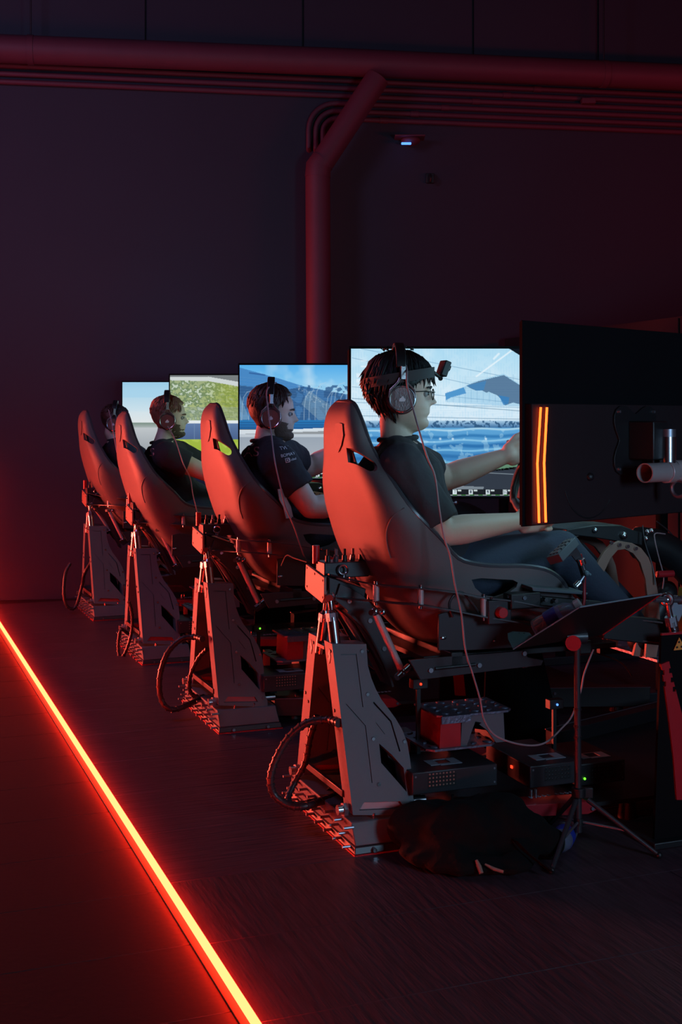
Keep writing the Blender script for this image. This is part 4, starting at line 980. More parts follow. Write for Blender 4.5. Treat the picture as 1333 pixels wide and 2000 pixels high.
# cable loops behind the towers
loop = [(690, -0, 0)]
def hose(pts, n, label, r=.011):
    P = smooth_path([Q(px, py, L, n) for px, py, L in pts], 6); t = thing('cable_loop', label, 'cable', P[0], n, 'ribbed hoses behind the towers')
    part('hose', MB().tube(P, r, 10), 'cable', t)
    for i in range(0, len(P)-1, 2):
        d = (P[i+1]-P[i]).normalized(); part('rib', MB().cyl(P[i]-d*.003, P[i]+d*.003, r+.0022, seg=10), 'cable', t)
h1 = [(662, 1412, -.16), (640, 1406, -.10), (600, 1412, -.06), (565, 1440, -.03), (540, 1482, -.02), (529, 1520, -.02), (536, 1552, -.02), (565, 1573, -.04), (600, 1574, -.06), (640, 1560, -.02), (668, 1548, .02)]
hose(h1, 0, 'large ribbed hose loop behind the nearest tower')
hose([(620, 1400, .0), (606, 1440, .02), (596, 1490, .03), (575, 1530, .04), (563, 1560, .02), (575, 1572, -.01), (620, 1562, .03), (655, 1535, .06)], 0, 'inner ribbed hose hanging between the legs of the nearest tower', .009)
hose([(395, 1248, -.12), (378, 1244, -.05), (352, 1250, -.03), (326, 1278, -.02), (312, 1325, -.02), (316, 1368, -.02), (336, 1386, -.04), (370, 1375, -.02), (398, 1360, .02)], 1, 'large ribbed hose loop behind the second tower')
hose([(404, 1268, -.05), (388, 1285, .0), (372, 1320, .02), (372, 1352, .03), (392, 1362, .02), (412, 1360, .02)], 1, 'inner ribbed hose hanging between the legs of the second tower', .008)
hose([(252, 1176, -.06), (258, 1200, -.06), (257, 1235, -.05), (246, 1272, -.04), (235, 1284, -.02), (231, 1262, .0), (236, 1230, .0), (250, 1238, .03)], 2, 'narrow ribbed hose loop behind the third tower', .008)
hose([(177, 1100, -.06), (165, 1120, -.04), (160, 1145, -.0), (148, 1185, .0), (132, 1185, -.0), (125, 1160, .0), (128, 1120, .02), (138, 1100, .03)], 3, 'ribbed hose loop behind the farthest tower against the wall', .010)

# ---------------------------------------------------------------- keypad and its bracket, small clamps
t = thing('keypad', 'small tilted keypad box with metal keys on a bracket beside the near knee', 'keypad', Q(1092, 1075, -.30))
f0, f1, f2, f3 = Q(1067, 1089, -.33), Q(1106, 1053, -.27), Q(1124, 1049, -.33), Q(1092, 1082, -.39)
nn = (f1-f0).cross(f3-f0).normalized(); nn = nn if nn.z < 0 else -nn
part('keypad_case', MB().loops([f0, f1, f2, f3], [p+nn*.026 for p in (f0, f1, f2, f3)]), 'plate', t, .002)
for i in range(4):
    for j in range(3):
        c = f0+(f1-f0)*(.16+.2*i)+(f3-f0)*(.25+.25*j); uu, vv = (f1-f0)*.07, (f3-f0)*.08
        part('key', MB().loops([c-uu-vv, c+uu-vv, c+uu+vv, c-uu+vv], [p-nn*.004 for p in (c-uu-vv, c+uu-vv, c+uu+vv, c-uu+vv)]), 'steel', t)
bb = [Q(*q, -.335) for q in ((1098, 1082), (1122, 1062), (1134, 1080), (1146, 1110), (1142, 1140), (1130, 1100), (1118, 1085), (1100, 1092))]
part('bracket', MB().prism(bb, (0, .006, 0)), 'frame', t)
part('bracket_post', MB().tube([Q(1134, 1082, -.33), Q(1142, 1130, -.33), Q(1142, 1170, -.335), Q(1138, 1196, -.345)], .005, 8), 'redmetal', t)
for a, b in (((1136, 1092), (1139, 1102)), ((1125, 1146), (1133, 1138))):
    part('clamp_knob', MB().cyl(Q(*a, -.35), Q(*b, -.35), .011, seg=14), 'chrome', t)
part('clamp_link', MB().tube([Q(1138, 1100, -.35), Q(1145, 1120, -.35), Q(1130, 1142, -.35)], .004, 8), 'steel', t)
part('clamp_screw', MB().ball(Q(1147, 1120, -.36), .008, 10).cyl(Q(1143, 1115, -.36), Q(1154, 1123, -.36), .004), 'teal', t)
t = thing('side_tray', 'dark flat bar lying alongside the front of the nearest seat', 'tray', Q(1100, 1160, -.33))
s0, s1, s2, s3 = Q(1040, 1147, -.33), Q(1150, 1158, -.33), Q(1148, 1162, -.33), Q(1042, 1155, -.33)
part('bar', MB().loops([s0, s1, s2, s3], [p+Vector((0, .10, .004)) for p in (s0, s1, s2, s3)]), 'plate', t, .002)
part('hinge_block', MB().obox(Q(1020, 1172, -.32), (.10, .05, .045)), 'black', t, .004)
for px, py in ((1026, 1168), (1068, 1172), (1088, 1174)): p = Q(px, py, -.35); part('bolt', MB().cyl(p+Vector((0, .03, 0)), p, .006, seg=12), 'chrome', t)
part('lower_bar', MB().loops([Q(1005, 1160, -.32), Q(1180, 1176, -.34), Q(1180, 1190, -.34), Q(1005, 1180, -.32)], [p+Vector((0, .03, 0)) for p in (Q(1005, 1160, -.32), Q(1180, 1176, -.34), Q(1180, 1190, -.34), Q(1005, 1180, -.32))]), 'black', t, .002)
# webbing by the front tower
t = thing('webbing_strap', 'yellow-green strap hanging behind the front tower at the right edge', 'strap', Q(1335, 1200, -.3))
part('strap_band', MB().ribbon([Q(1338, 1150, -.3), Q(1332, 1185, -.3), Q(1326, 1215, -.3), Q(1330, 1250, -.3)], (.3, 1, 0), .09, .003), 'yellow', t)
part('buckle', MB().obox(Q(1322, 1188, -.33), (.045, .02, .07), Matrix.Rotation(.5, 3, 'Y')), 'greyprint', t, .003)
# thin cables at the column
def cable(pts, label, n=0, r=.0022, m_='cable', name='cable', grp=None):
    P = smooth_path([Q(px, py, L, n) for px, py, L in pts], 6); t = thing(name, label, 'cable', P[0], n, grp); part('wire', MB().tube(P, r, 8), m_, t); return t
cable([(1256, 1026, -.13), (1259, 1050, -.14), (1263, 1068, -.15), (1275, 1105, -.17), (1281, 1142, -.18)], 'thin dark cable dropping over the bronze arch')
cable([(1300, 1043, -.10), (1281, 1042, -.12), (1280, 1055, -.13), (1288, 1090, -.14), (1297, 1125, -.15), (1295, 1150, -.15)], 'pale thin cable looping down right of the bronze arch', m_='cord')
cable([(1283, 1018, .0), (1305, 1035, .0), (1322, 1052, .0), (1360, 1075, .0)], 'thin cable sloping down under the dark monitor back')
cable([(1110, 1262, -.2), (1180, 1280, -.2), (1215, 1295, -.22), (1235, 1320, -.22)], 'dark curved cable under the pedal plate')
cable([(600, 1098, .1), (575, 1090, .2), (560, 1085, .3), (550, 1105, .35)], 'thin cable curling away behind the nearest rear arm')
cable([(885, 1205, -.285), (878, 1180, -.285), (890, 1160, -.285), (905, 1158, -.285), (920, 1175, -.285), (937, 1198, -.30)], 'black cable arching over the seat side mount', r=.004)
# ---------------------------------------------------------------- people
def ruffle(o, fn):
    me = o.data; nv = len(me.vertices); co = np.empty(nv*3); me.vertices.foreach_get('co', co); no = np.empty(nv*3); me.vertices.foreach_get('normal', no)
    co = co.reshape(-1, 3); k = np.array([fn(Vector(p)) for p in co]); co += no.reshape(-1, 3)*k[:, None]; me.vertices.foreach_set('co', co.ravel()); me.update()
def interp(tab, z):
    for (a, x), (b, y) in zip(tab[:-1], tab[1:]):
        if z <= b: 
            f = (z-a)/(b-a); f = f*f*(3-2*f)*.5+f*.5; return x+(y-x)*f
    return tab[-1][1]
FR = [(0, .20), (.04, .33), (.09, .395), (.15, .402), (.19, .362), (.235, .388), (.265, .392), (.285, .372), (.315, .392), (.35, .392), (.38, .385), (.50, .372), (.54, .375), (.60, .398), (.72, .385), (.83, .325), (.92, .225), (.97, .13), (1, .02)]
BK = [(0, -.02), (.1, .04), (.2, .11), (.3, .20), (.45, .315), (.6, .365), (.72, .37), (.85, .32), (.94, .22), (1, .02)]
WD = [(0, .10), (.05, .15), (.12, .20), (.22, .245), (.35, .28), (.5, .305), (.65, .32), (.78, .30), (.88, .235), (.96, .13), (1, .02)]
def head_pts(H, off=None, nz=56, na=64, beard=0):
    rows = []
    for j in range(nz+1):
        z = .002+.996*(j/nz); zz = z
        f, b, w_ = interp(FR, z), interp(BK, z), interp(WD, z); row = []
        for i in range(na):
            th = 2*math.pi*i/na; c, s = math.cos(th), math.sin(th)
            e = .86 if c > 0 else 1.0
            x = math.copysign(abs(c)**e, c)*(f if c > 0 else b); y = w_*math.copysign(abs(s)**.92, s)
            d = 0
            if c > 0 and off is None:
                g = math.exp(-(y/.058)**2)
                if .35 < z < .60:
                    q = (z-.35)/.25; pr = (q/.14 if q < .14 else max(0, 1-(q-.14)/.86)**1.0); d += g*pr*.140
                d -= .045*math.exp(-((abs(y)-.125)/.06)**2-((z-.505)/.05)**2)
                d += .012*math.exp(-((z-.56)/.02)**2)*math.exp(-((abs(y)-.12)/.09)**2)
                d += .024*math.exp(-((z-.262)/.022)**2-(y/.10)**2)+.028*math.exp(-((z-.31)/.02)**2-(y/.10)**2)
            x += d
            if off:
                k = off(z, th, y); L = math.hypot(x, y) or 1; x += k*x/L; y += k*y/L; zz = z+(k*.9 if z > .8 else 0)*(z-.8)/.2
            row.append(Vector((x*H, y*H, zz*H)))
        rows.append(row)
    return rows
class Fr:                                         # head frame: origin at chin level on the ear axis
    def __init__(s, o, yaw=0, pitch=0, roll=0):
        s.o = Vector(o); s.R = Matrix.Rotation(yaw, 3, 'Z') @ Matrix.Rotation(pitch, 3, 'Y') @ Matrix.Rotation(roll, 3, 'X')
    def __call__(s, x, y, z): return s.o+s.R@Vector((x, y, z))
def torso(mb, P, grow=0):
    """stacked elliptical sections from pelvis to neck base"""
    R = []
    for (c, rx, ry, ax) in P:
        c = Vector(c); a = Vector(ax).normalized(); yv = Vector((0, 1, 0)); xv = yv.cross(a).normalized()
        R.append([c+xv*(rx+grow)*math.cos(t_)+yv*(ry+grow)*math.copysign(abs(math.sin(t_))**.85, math.sin(t_)) for t_ in [2*math.pi*k/28 for k in range(28)]])
    mb.rings(R)
def hand(mb, wr, el, tgt, side):
    d = (wr-el).normalized(); n_ = Vector((0, side, 0)); n_ = (n_-d*n_.dot(d)).normalized(); u = d.cross(n_)
    if u.z < 0: u = -u
    pc = wr+d*.045
    mb.capsule(wr-d*.01, wr+d*.02, .026, .030, 12); 
    for k in range(4):
        o_ = u*(.032-.0215*k); a = wr+d*.02+o_*.8; b = wr+d*.085+o_; mb.capsule(a, b, .015, .0115, 10)
        ln = (.040, .045, .042, .033)[k]; c = b+d*ln*.55-n_*ln*.55; e = c-d*ln*.15-n_*ln*.6; f = e-d*ln*.6-n_*.004
        mb.capsule(b, c, .0105, .0098, 10); mb.capsule(c, e, .0098, .009, 10); mb.capsule(e, f, .009, .008, 10)
    t0 = wr+d*.025+u*.026; t1 = t0+d*.035+u*.020-n_*.012; t2 = t1+d*.032-n_*.012+u*.002
    mb.capsule(t0, t1, .014, .012, 10); mb.capsule(t1, t2, .0115, .0095, 10)
def person(n, label, J, H, hf, skinm, shirtm, hairm, hairoff, bulk=1.0, beard=None, sleeve=(.82, .62), tufts=None, voxel=.0052):
    pel = J['pelvis']; t = thing('person', label, 'person', pel, n)
    nk = J['neck']; C = hf
    body = MB(); hd = head_pts(H); body.rings([[C(*p) for p in r] for r in hd])
    # ears
    for s in (-1, 1): body.ball(C(-.01, s*.30*H, .42*H), (.016, .008, .030), 12, C.R)
    # neck
    body.tube([C(-.010, 0, .33*H), C(-.012, 0, .16*H), nk.lerp(C(-.01, 0, .1*H), .45), nk-Vector((.0, 0, .03))], [.042*bulk, .046*bulk, .049*bulk, .058*bulk], 18)
    ch, wa = J['chest'], J['waist']; b = bulk
    axs = (nk-ch).normalized()
    T_ = [(pel-Vector((.05, 0, .07)), .07*b, .10*b, (0, 0, 1)), (pel+Vector((0, 0, -.01)), .105*b, .155*b, (wa-pel)), (wa, .105*b, .145*b, (ch-wa)), (wa.lerp(ch, .5), .112*b, .155*b, (ch-wa)), (ch, .115*b, .17*b, axs),
          (ch.lerp(nk, .55), .10*b, .165*b, axs), (ch.lerp(nk, .85), .075*b, .12*b, axs), (nk+axs*.005, .055*b, .065*b, axs)]
    torso(body, T_)
    for s, sh, el, wr in ((-1, 'sn', 'en', 'wn'), (1, 'sf', 'ef', 'wf')):
        S_, E, Wr = J[sh], J[el], J[wr]; r = .9+.1*b
        body.capsule(nk.lerp(S_, .25)-Vector((0, 0, .02)), S_, .06*r, .06*b, 16)
        body.capsule(S_, E, .058*b, .043*r, 18); mid = E.lerp(Wr, .28)
        body.capsule(E, mid, .043*r, .045*b, 18); body.capsule(mid, Wr, .045*b, .027*r, 18); hand(body, Wr, E, None, -s)
    for s, kn, an in ((-1, 'kn', 'an'), (1, 'kf', 'af')):
        hip = pel+Vector((.03, s*.095, -.02)); K, A = J[kn], J[an]
        body.capsule(hip, K, .088*b, .058, 18); body.capsule(K, A, .055, .036, 16); body.capsule(A, A+Vector((.03, 0, .0)), .036, .03, 12)
    bo = remesh(body, 'body', skinm, t, voxel, 3)
    # trousers and shoes
    pa = MB()
    pa.capsule(pel-Vector((.03, .06, .03)), pel+Vector((-.03, .06, -.03)), .12*b, .12*b, 18)
    pa.ball(pel+Vector((0, 0, .01)), (.125*b, .165*b, .12*b), 20)
    for s, kn, an in ((-1, 'kn', 'an'), (1, 'kf', 'af')):
        hip = pel+Vector((.03, s*.095, -.02)); K, A = J[kn], J[an]
        pa.capsule(hip, K, .100*b, .070, 20); pa.capsule(K, A, .068, .050, 18)
        sh_ = MB(); dd = Vector((.55, 0, .83)); a0_ = A+Vector((.03, 0, -.04))
        sh_.capsule(a0_-Vector((.01, 0, .0)), a0_+dd*.17, .042, .036, 16); part('shoe', sh_, 'plastic', t)
    remesh(pa, 'trousers', 'jeans', t, .008, 4)
    # shirt
    st = MB(); g = .013
    torso(st, [(c, rx, ry, ax) for c, rx, ry, ax in T_[1:7]]+[(nk+axs*.0, .056*b, .067*b, axs)], g)
    for s, sh, el, fr in ((-1, 'sn', 'en', sleeve[0]), (1, 'sf', 'ef', sleeve[1])):
        S_, E = J[sh], J[el]; en = S_.lerp(E, fr); d = (E-S_).normalized()
        st.capsule(nk.lerp(S_, .25)-Vector((0, 0, .02)), S_, .068*b, .074*b, 18)
        st.tube([S_-d*.03, S_, S_.lerp(en, .5), en], [.05*b, .076*b, .070*b, .068*b], 20)
    so_ = remesh(st, 'shirt', shirtm, t, .0055, 4)
    # cloth folds
    ruffle(so_, lambda p: .005*mnoise.noise(Vector((p.x*9, p.y*7, p.z*13)))+.003*mnoise.noise(p*26))
    col = MB().torus(nk+axs*.018+Vector((.004, 0, 0)), axs, .058*b, .008, 28, 8); part('collar', col, shirtm, so_)
    # hair
    hr = head_pts(H, off=hairoff, nz=48, na=56); R2 = [[C(*p) for p in r] for r in hr]
    hm = MB().rings(R2)
    if tufts: tufts(hm, C, H)
    ho = part('hair', hm, hairm, t, sharp=180)
    if beard:
        bd = head_pts(H, off=beard, nz=48, na=56); part('beard', MB().rings([[C(*p) for p in r] for r in bd]), 'beard', t, sharp=180)
    # eyes and brows
    for s in (-1, 1):
        part('eye', MB().ball(C(.318*H, s*.125*H, .505*H), .0118, 14), 'eye', t); 
        e_ = kids(t)[-1]; part('pupil', MB().ball(C(.325*H+.0095, s*.125*H, .505*H), (.004, .006, .006), 10, C.R), 'lens', e_)
        part('eyebrow', MB().tube([C(.405*H, s*.05*H, .575*H), C(.405*H, s*.12*H, .592*H), C(.345*H, s*.2*H, .575*H)], [.003, .0035, .002], 8), hairm, t)
    part('mouth', MB().tube([C(.30*H, -.12*H, .283*H), C(.385*H, -.05*H, .285*H), C(.392*H, 0, .287*H), C(.385*H, .05*H, .285*H), C(.30*H, .12*H, .283*H)], .0022, 6), 'brown_pad', t)
    return t, so_
def locks(seed, cnt, zr, lr, backbias, r0=.007, sweep=0):
    def fn(mb, C, H):
        rng = random.Random(seed)
        for k in range(cnt):
            z = rng.uniform(*zr); th = rng.choice((-1, 1))*rng.uniform(math.pi*backbias, math.pi)
            f, b, w_ = interp(FR, z), interp(BK, z), interp(WD, z); c, s = math.cos(th), math.sin(th)
            x = c*(f if c > 0 else b); y = s*w_; L = rng.uniform(*lr)
            o_ = Vector((x*H, y*H, z*H)); out = Vector((c, s, .25)).normalized()
            p1 = o_+out*.012; p2 = p1+out*L*.35+Vector((-.15*sweep*L, 0, -L*.45)); p3 = p2+out*L*.25+Vector((-.4*sweep*L, 0, -L*.5))
            mb.tube([C(*(o_-out*.01)), C(*p1), C(*p2), C(*p3)], [r0, r0, r0*.7, .0008], 6)
    return fn
def hairline(front=.72, side=.45, nape=.24, thick=.075, seed=0, sideburn=.42):
    def off(z, th, y):
        c = math.cos(th)
        line = nape+(side-nape)*max(0, min(1, (1+c)/1.0)) if c < 0 else side+(front-side)*max(0, min(1, c*1.35))**1.2
        if -.25 < c < .25: line = min(line, sideburn+.1*max(c, 0))
        k = (z-line)/.05; k = max(0, min(1, k))
        nz = .012*mnoise.noise(Vector((c*7, math.sin(th)*7, z*9+seed)))
        return -.03+(thick+.03+nz*1.6)*k
    return off
def beardoff(z, th, y):
    c = math.cos(th)
    k = max(0, min(1, (c+.05)/.25))*(1 if z < .40-.10*c else max(0, 1-(z-(.40-.10*c))/.04))
    if c > .75 and .245 < z < .315: k *= .0
    if c > .8 and z > .345: k = 0
    return -.03+(.043+.014*mnoise.noise(Vector((c*12, math.sin(th)*12, z*16))))*k

def Jp(n, **kw): return {k: Q(*v, n) for k, v in kw.items()}
J1 = Jp(0, neck=(776, 868, 0), chest=(782, 950, 0), waist=(820, 1040, 0), pelvis=(872, 1098, 0), sn=(784, 915, -.175), en=(864, 1040, -.235), wn=(1012, 1018, -.165),
        sf=(808, 908, .17), ef=(868, 935, .24), wf=(985, 892, .15), kn=(1095, 1078, -.14), kf=(1095, 1068, .12), an=(1240, 1225, -.11), af=(1245, 1215, .10))
def low(n, dx):
    J = {k: J1[k]+Vector(dx) for k in ('pelvis', 'waist')}
    for k in ('kn', 'kf', 'an', 'af'): J[k] = J1[k].copy()
    return J
def hframe(n, px, py, H, yaw, pitch, L=0, roll=0):         # ear axis pixel at headset-cup height, chin height from py
    off2 = Fr((0, 0, 0), yaw, pitch, roll).R@Vector((0, -.09, 0)); e = Q(px, py, off2.y, n); o = Vector((e.x-off2.x, L, e.z)); R = Fr(o, yaw, pitch, roll); off = R.R@Vector((0, 0, .42*H)); return Fr(o-off, yaw, pitch, roll)
H1 = .240; hf1 = hframe(0, 785, 780, H1, -.31, .02)
def strands(seed, cnt, thr, zr, ln, hoff, r=.005, flick=.02, wav=.006):
    def fn(mb, C, H):
        rng = random.Random(seed)
        for k in range(cnt):
            th = rng.choice((-1, 1))*rng.uniform(*thr); z0 = rng.uniform(*zr); L = rng.uniform(*ln); dth = rng.uniform(-.15, .25); P = []
            for q in range(6):
                f_ = q/5; z = max(.03, z0-L*f_); t2 = th+math.copysign(dth*f_, th); f, b, w_ = interp(FR, min(z, .99)), interp(BK, min(z, .99)), interp(WD, min(z, .99))
                c, s = math.cos(t2), math.sin(t2); x, y = c*(f if c > 0 else b), s*w_; l = math.hypot(x, y) or 1
                e = hoff+rng.uniform(-.01, .015)+(flick/H)*f_**3
                P.append(C((x+e*x/l)*H, (y+e*y/l)*H, z*H+(hoff*H if z0 > .9 else hoff*H*.3)*(1-f_)))
            mb.tube(P, [r, r*1.1, r, r*.85, r*.6, .0006], 5)
    return fn
def tuft1(mb, C, H):
    strands(5, 170, (1.75, 3.14), (.55, 1.0), (.30, .46), .050, .006, .022)(mb, C, H)
    strands(6, 70, (1.9, 3.14), (.34, .52), (.20, .30), .035, .006, .006)(mb, C, H)
    strands(7, 60, (.0, 1.2), (.86, 1.0), (.22, .34), .055, .0055, .004)(mb, C, H)
    strands(8, 40, (1.15, 1.7), (.8, 1.0), (.30, .42), .05, .0055, .004)(mb, C, H)
    rng = random.Random(2)
    for k in range(16):
        a = C(-.43*H, rng.uniform(-.06, .03), rng.uniform(.5, .62)*H); e = Q(rng.uniform(722, 738), rng.uniform(772, 788), rng.uniform(-.05, .05))
        mb.tube([a, a.lerp(e, .5)+Vector((-.004, 0, .008)), e], [.008, .006, .0008], 6)
    for k in range(10):
        a = C(rng.uniform(-.05, .04), rng.uniform(-.05, .05), 1.06*H); mb.tube([a, a+Vector((rng.uniform(-.02, .02), 0, .010)), a+Vector((rng.uniform(-.04, .05), 0, .006))], [.003, .002, .0006], 5)
p1, sh1 = person(0, 'driver in a plain dark t-shirt with glasses, headset and camera on a headband', J1, H1, hf1, 'skin', 'shirt', 'hair_black', hairline(.68, .50, .20, .065, 1, .36), tufts=tuft1, sleeve=(.88, .5))
J2 = low(1, (-.03, 0, -.01)); J2.update(Jp(1, neck=(521, 867, 0), chest=(528, 950, 0), sn=(545, 905, -.195), en=(606, 992, -.25), wn=(690, 983, -.16), sf=(560, 895, .18), ef=(606, 914, .25), wf=(672, 872, .15)))
H2 = .236; hf2 = hframe(1, 529, 817, H2, -.33, .03)
p2, sh2 = person(1, 'bearded driver in a black team shirt with sleeve prints and a headset', J2, H2, hf2, 'skin', 'shirt2', 'hair_brown', hairline(.80, .52, .14, .055, 3, .30), bulk=1.13, beard=beardoff, sleeve=(.60, .5), tufts=strands(3, 190, (.75, 3.14), (.76, 1.0), (.12, .24), .045, .005, .003), voxel=.0065)
J3 = low(2, (-.115, 0, 0)); J3.update(Jp(2, neck=(316, 868, 0), chest=(325, 920, 0), sn=(326, 890, -.19), en=(402, 924, -.24), wn=(470, 935, -.16), sf=(345, 886, .17), ef=(420, 920, .22), wf=(470, 905, .15)))
H3 = .222; hf3 = hframe(2, 327, 823, H3, -.28, .0)
p3, sh3 = person(2, 'driver with light brown hair in a dark t-shirt wearing a headset', J3, H3, hf3, 'skin', 'shirt2', 'hair_light', hairline(.79, .52, .16, .05, 5, .36), beard=lambda z, th, y: beardoff(z, th, y)-.010, sleeve=(.55, .5), tufts=strands(9, 160, (.7, 3.14), (.78, 1.0), (.1, .22), .04, .005, .003), voxel=.0075)
J4 = low(3, (-.085, 0, 0)); J4.update(Jp(3, neck=(228, 863, 0), chest=(232, 905, 0), sn=(238, 880, -.18), en=(285, 940, -.24), wn=(340, 930, -.16), sf=(245, 876, .17), ef=(290, 905, .22), wf=(330, 890, .15)))
H4 = .205; hf4 = hframe(3, 221, 829, H4, -.25, .10)
p4, sh4 = person(3, 'dark-haired driver of the farthest rig, mostly hidden behind the seats', J4, H4, hf4, 'skin', 'shirt2', 'hair_brown', hairline(.74, .5, .16, .055, 7, .36), tufts=strands(19, 120, (.0, 3.14), (.74, 1.0), (.1, .22), .045, .005, .003), voxel=.008)

# prints on the team shirts, laid on the cloth
def lay(body, size, px, py, n, so_, parent, m_, ang=0, shear=0, name='shirt_print', toff=0):
    tr = BVHTree.FromPolygons([tuple(v.co+base_of(parent)) for v in so_.data.vertices], [tuple(p.vertices) for p in so_.data.polygons])
    mb = text(body, size, .0012) if isinstance(body, str) else body
    ox, oy = origin(n)
    def toL(p): X, Y, Z = p; X -= ox; Y -= oy; return Vector((X*CA+Y*SA, -X*SA+Y*CA, Z))
    a = toL((0, 0, EYE)); Y0 = oy-.2; out = []
    for v in mb.v:
        x = v.x+shear*v.y; y = v.y; x, y = x*math.cos(ang)-y*math.sin(ang), x*math.sin(ang)+y*math.cos(ang)
        g = G(px, py, Y0)+Vector((x, 0, y)); b = toL(g); d = (b-a).normalized(); h = tr.ray_cast(a, d)
        if h[0] is None:
            out.append(out[-1] if out else None); continue
        if out and out[0] is None: out = [h[0]]*len(out)
        out.append(h[0]-d*(.0012+(.0012 if v.z > 0 else 0)))
    mb.v = out; return part(name, mb, m_, so_, sharp=180)
M['strapcloth'] = mat('dark grey elastic', (.045, .045, .05), .8)
M['pinkprint'] = mat('pale red print', (.75, .35, .38), .6)
lay('NAS', .055, 481, 884, 1, sh2, sh2, 'pinkprint', .06, .15)
lay('S', .058, 297, 884, 2, sh3, sh3, 'pinkprint', .1, .15)
lay('TWI', .020, 556, 875, 1, sh2, sh2, 'white', .12, -.2)
lay('BOMAY', .017, 563, 888, 1, sh2, sh2, 'white', .22)
lay('Kubal', .013, 572, 897, 1, sh2, sh2, 'white', .25)
sq = MB(); 
for a, b, c, d in ((-.009, .009, .006, .009), (-.009, .009, -.009, -.006), (-.009, -.006, -.009, .009), (.006, .009, -.009, .009), (-.003, .003, -.003, .003)):
    for z0, z1 in ((-.001, .001),): sq.loops([(a, c, z0), (b, c, z0), (b, d, z0), (a, d, z0)], [(a, c, z1), (b, c, z1), (b, d, z1), (a, d, z1)])
lay(sq, 0, 562, 899, 1, sh2, sh2, 'white', .2)

# ---------------------------------------------------------------- headsets
def headset(n, label, C, H, discm, n_cord, cordlabel, tilt=0):
    y0 = .325*H; zc = .42*H
    t = thing('headset', label, 'headset', C(0, 0, zc), n)
    def ring(x, y, z): return C(x, y, z)
    for s in (-1, 1):
        nrm = C.R@Vector((0, s, 0)); c = C(0, s*(y0+.004), zc)
        cu = part('ear_cup', MB().cyl(c, c+nrm*.022, .043, .041, 32), 'plastic', t, .003)
        part('ear_cushion', MB().torus(c+nrm*.002, nrm, .036, .0105, 32, 10), 'brown_pad', cu)
        c2 = c+nrm*.024
        part('outer_ring', MB().torus(c2, nrm, .0385, .0032, 36, 8), 'chrome', cu)
        part('disc', MB().cyl(c2-nrm*.002, c2+nrm*.0015, .0365, .0355, 36), discm, cu)
        X_ = C.R@Vector((1, 0, 0)); Z_ = C.R@Vector((0, 0, 1)); e_ = c2+nrm*.002
        em = [(-.010, -.006), (-.003, -.007), (.008, -.006), (.010, .001), (.005, .004), (.002, .011), (-.004, .004), (-.008, .002)]
        part('emblem', MB().prism([e_+X_*a+Z_*b for a, b in em], nrm*.0008), 'white', cu, label='small white emblem')
        # fork and slider
        yk = part('yoke', MB().tube([c2+X_*-.040+Z_*.004, c2+X_*-.036+Z_*.028, c2+X_*-.014+Z_*.050, c2+X_*-.008+Z_*.064], .0034, 8).tube([c2+X_*.040+Z_*.004, c2+X_*.036+Z_*.028, c2+X_*.014+Z_*.050, c2+X_*.008+Z_*.064], .0034, 8), 'brushed', t)
        b0_, b1_ = c2+Z_*.060, c2+Z_*.098-nrm*.004; part('slider', MB().tube([b0_, b1_], [.010, .010], 4), 'brushed', yk)
    arc = []
    for k in range(25):
        a = math.pi*k/24; arc.append(C(-.004, math.cos(a)*(y0+.014), zc+.095+math.sin(a)*(1.09*H-zc-.095+.010)))
    part('headband', MB().ribbon(arc, C.R@Vector((1, 0, 0)), .030, .012), 'plastic', t, .003)
    return t
HS = [headset(0, 'headset with brushed metal cups on the driver with glasses', hf1, H1, 'brushed', 0, ''),
headset(1, 'headset with red-lit metal cups on the bearded driver', hf2, H2, 'brushed', 1, ''),
headset(2, 'headset with pale metal cups on the light-haired driver', hf3, H3, 'brushed', 2, ''),
headset(3, 'headset with red-lit cup on the farthest driver', hf4, H4, 'brushed', 3, '')]
def cord(pts, label, n, r=.0028):
    P = smooth_path([Q(px, py, L, n) for px, py, L in pts], 6); return part('cord', MB().tube(P, r, 8), 'cord', HS[n], label=label)
cord([(788, 700, -.02), (795, 720, -.10), (796, 752, -.16), (808, 800, -.20), (822, 850, -.30), (836, 895, -.33), (850, 930, -.34), (858, 990, -.35), (868, 1050, -.36), (880, 1085, -.37), (889, 1140, -.38), (902, 1200, -.39), (910, 1270, -.40), (925, 1320, -.40), (938, 1365, -.40), (946, 1405, -.40), (965, 1434, -.40), (1000, 1450, -.40), (1040, 1456, -.38), (1070, 1448, -.36), (1100, 1420, -.30), (1118, 1398, -.27), (1135, 1350, -.26), (1142, 1315, -.26), (1160, 1268, -.26)],
     'long thin cord hanging from the nearest headset and looping to the tripod', 0)
cord([(540, 747, -.02), (522, 762, -.10), (524, 800, -.15), (530, 845, -.22), (537, 900, -.32), (548, 950, -.35), (558, 990, -.36), (575, 1030, -.36), (590, 1075, -.33), (600, 1098, -.25), (603, 1118, -.10)],
     'thin cord hanging from the bearded driver\'s headset down to the rear arm', 1)
cord([(328, 833, -.14), (343, 860, -.28), (358, 905, -.37), (372, 935, -.34), (377, 965, -.34), (386, 1000, -.34), (396, 1030, -.30), (402, 1048, -.25)], 'thin cord hanging from the light-haired driver\'s headset', 2)
cord([(212, 800, -.11), (218, 825, -.14), (226, 870, -.3), (232, 900, -.32), (240, 930, -.33), (252, 950, -.34), (262, 975, -.34), (271, 1000, -.34)], 'thin cord hanging from the farthest driver\'s headset', 3)

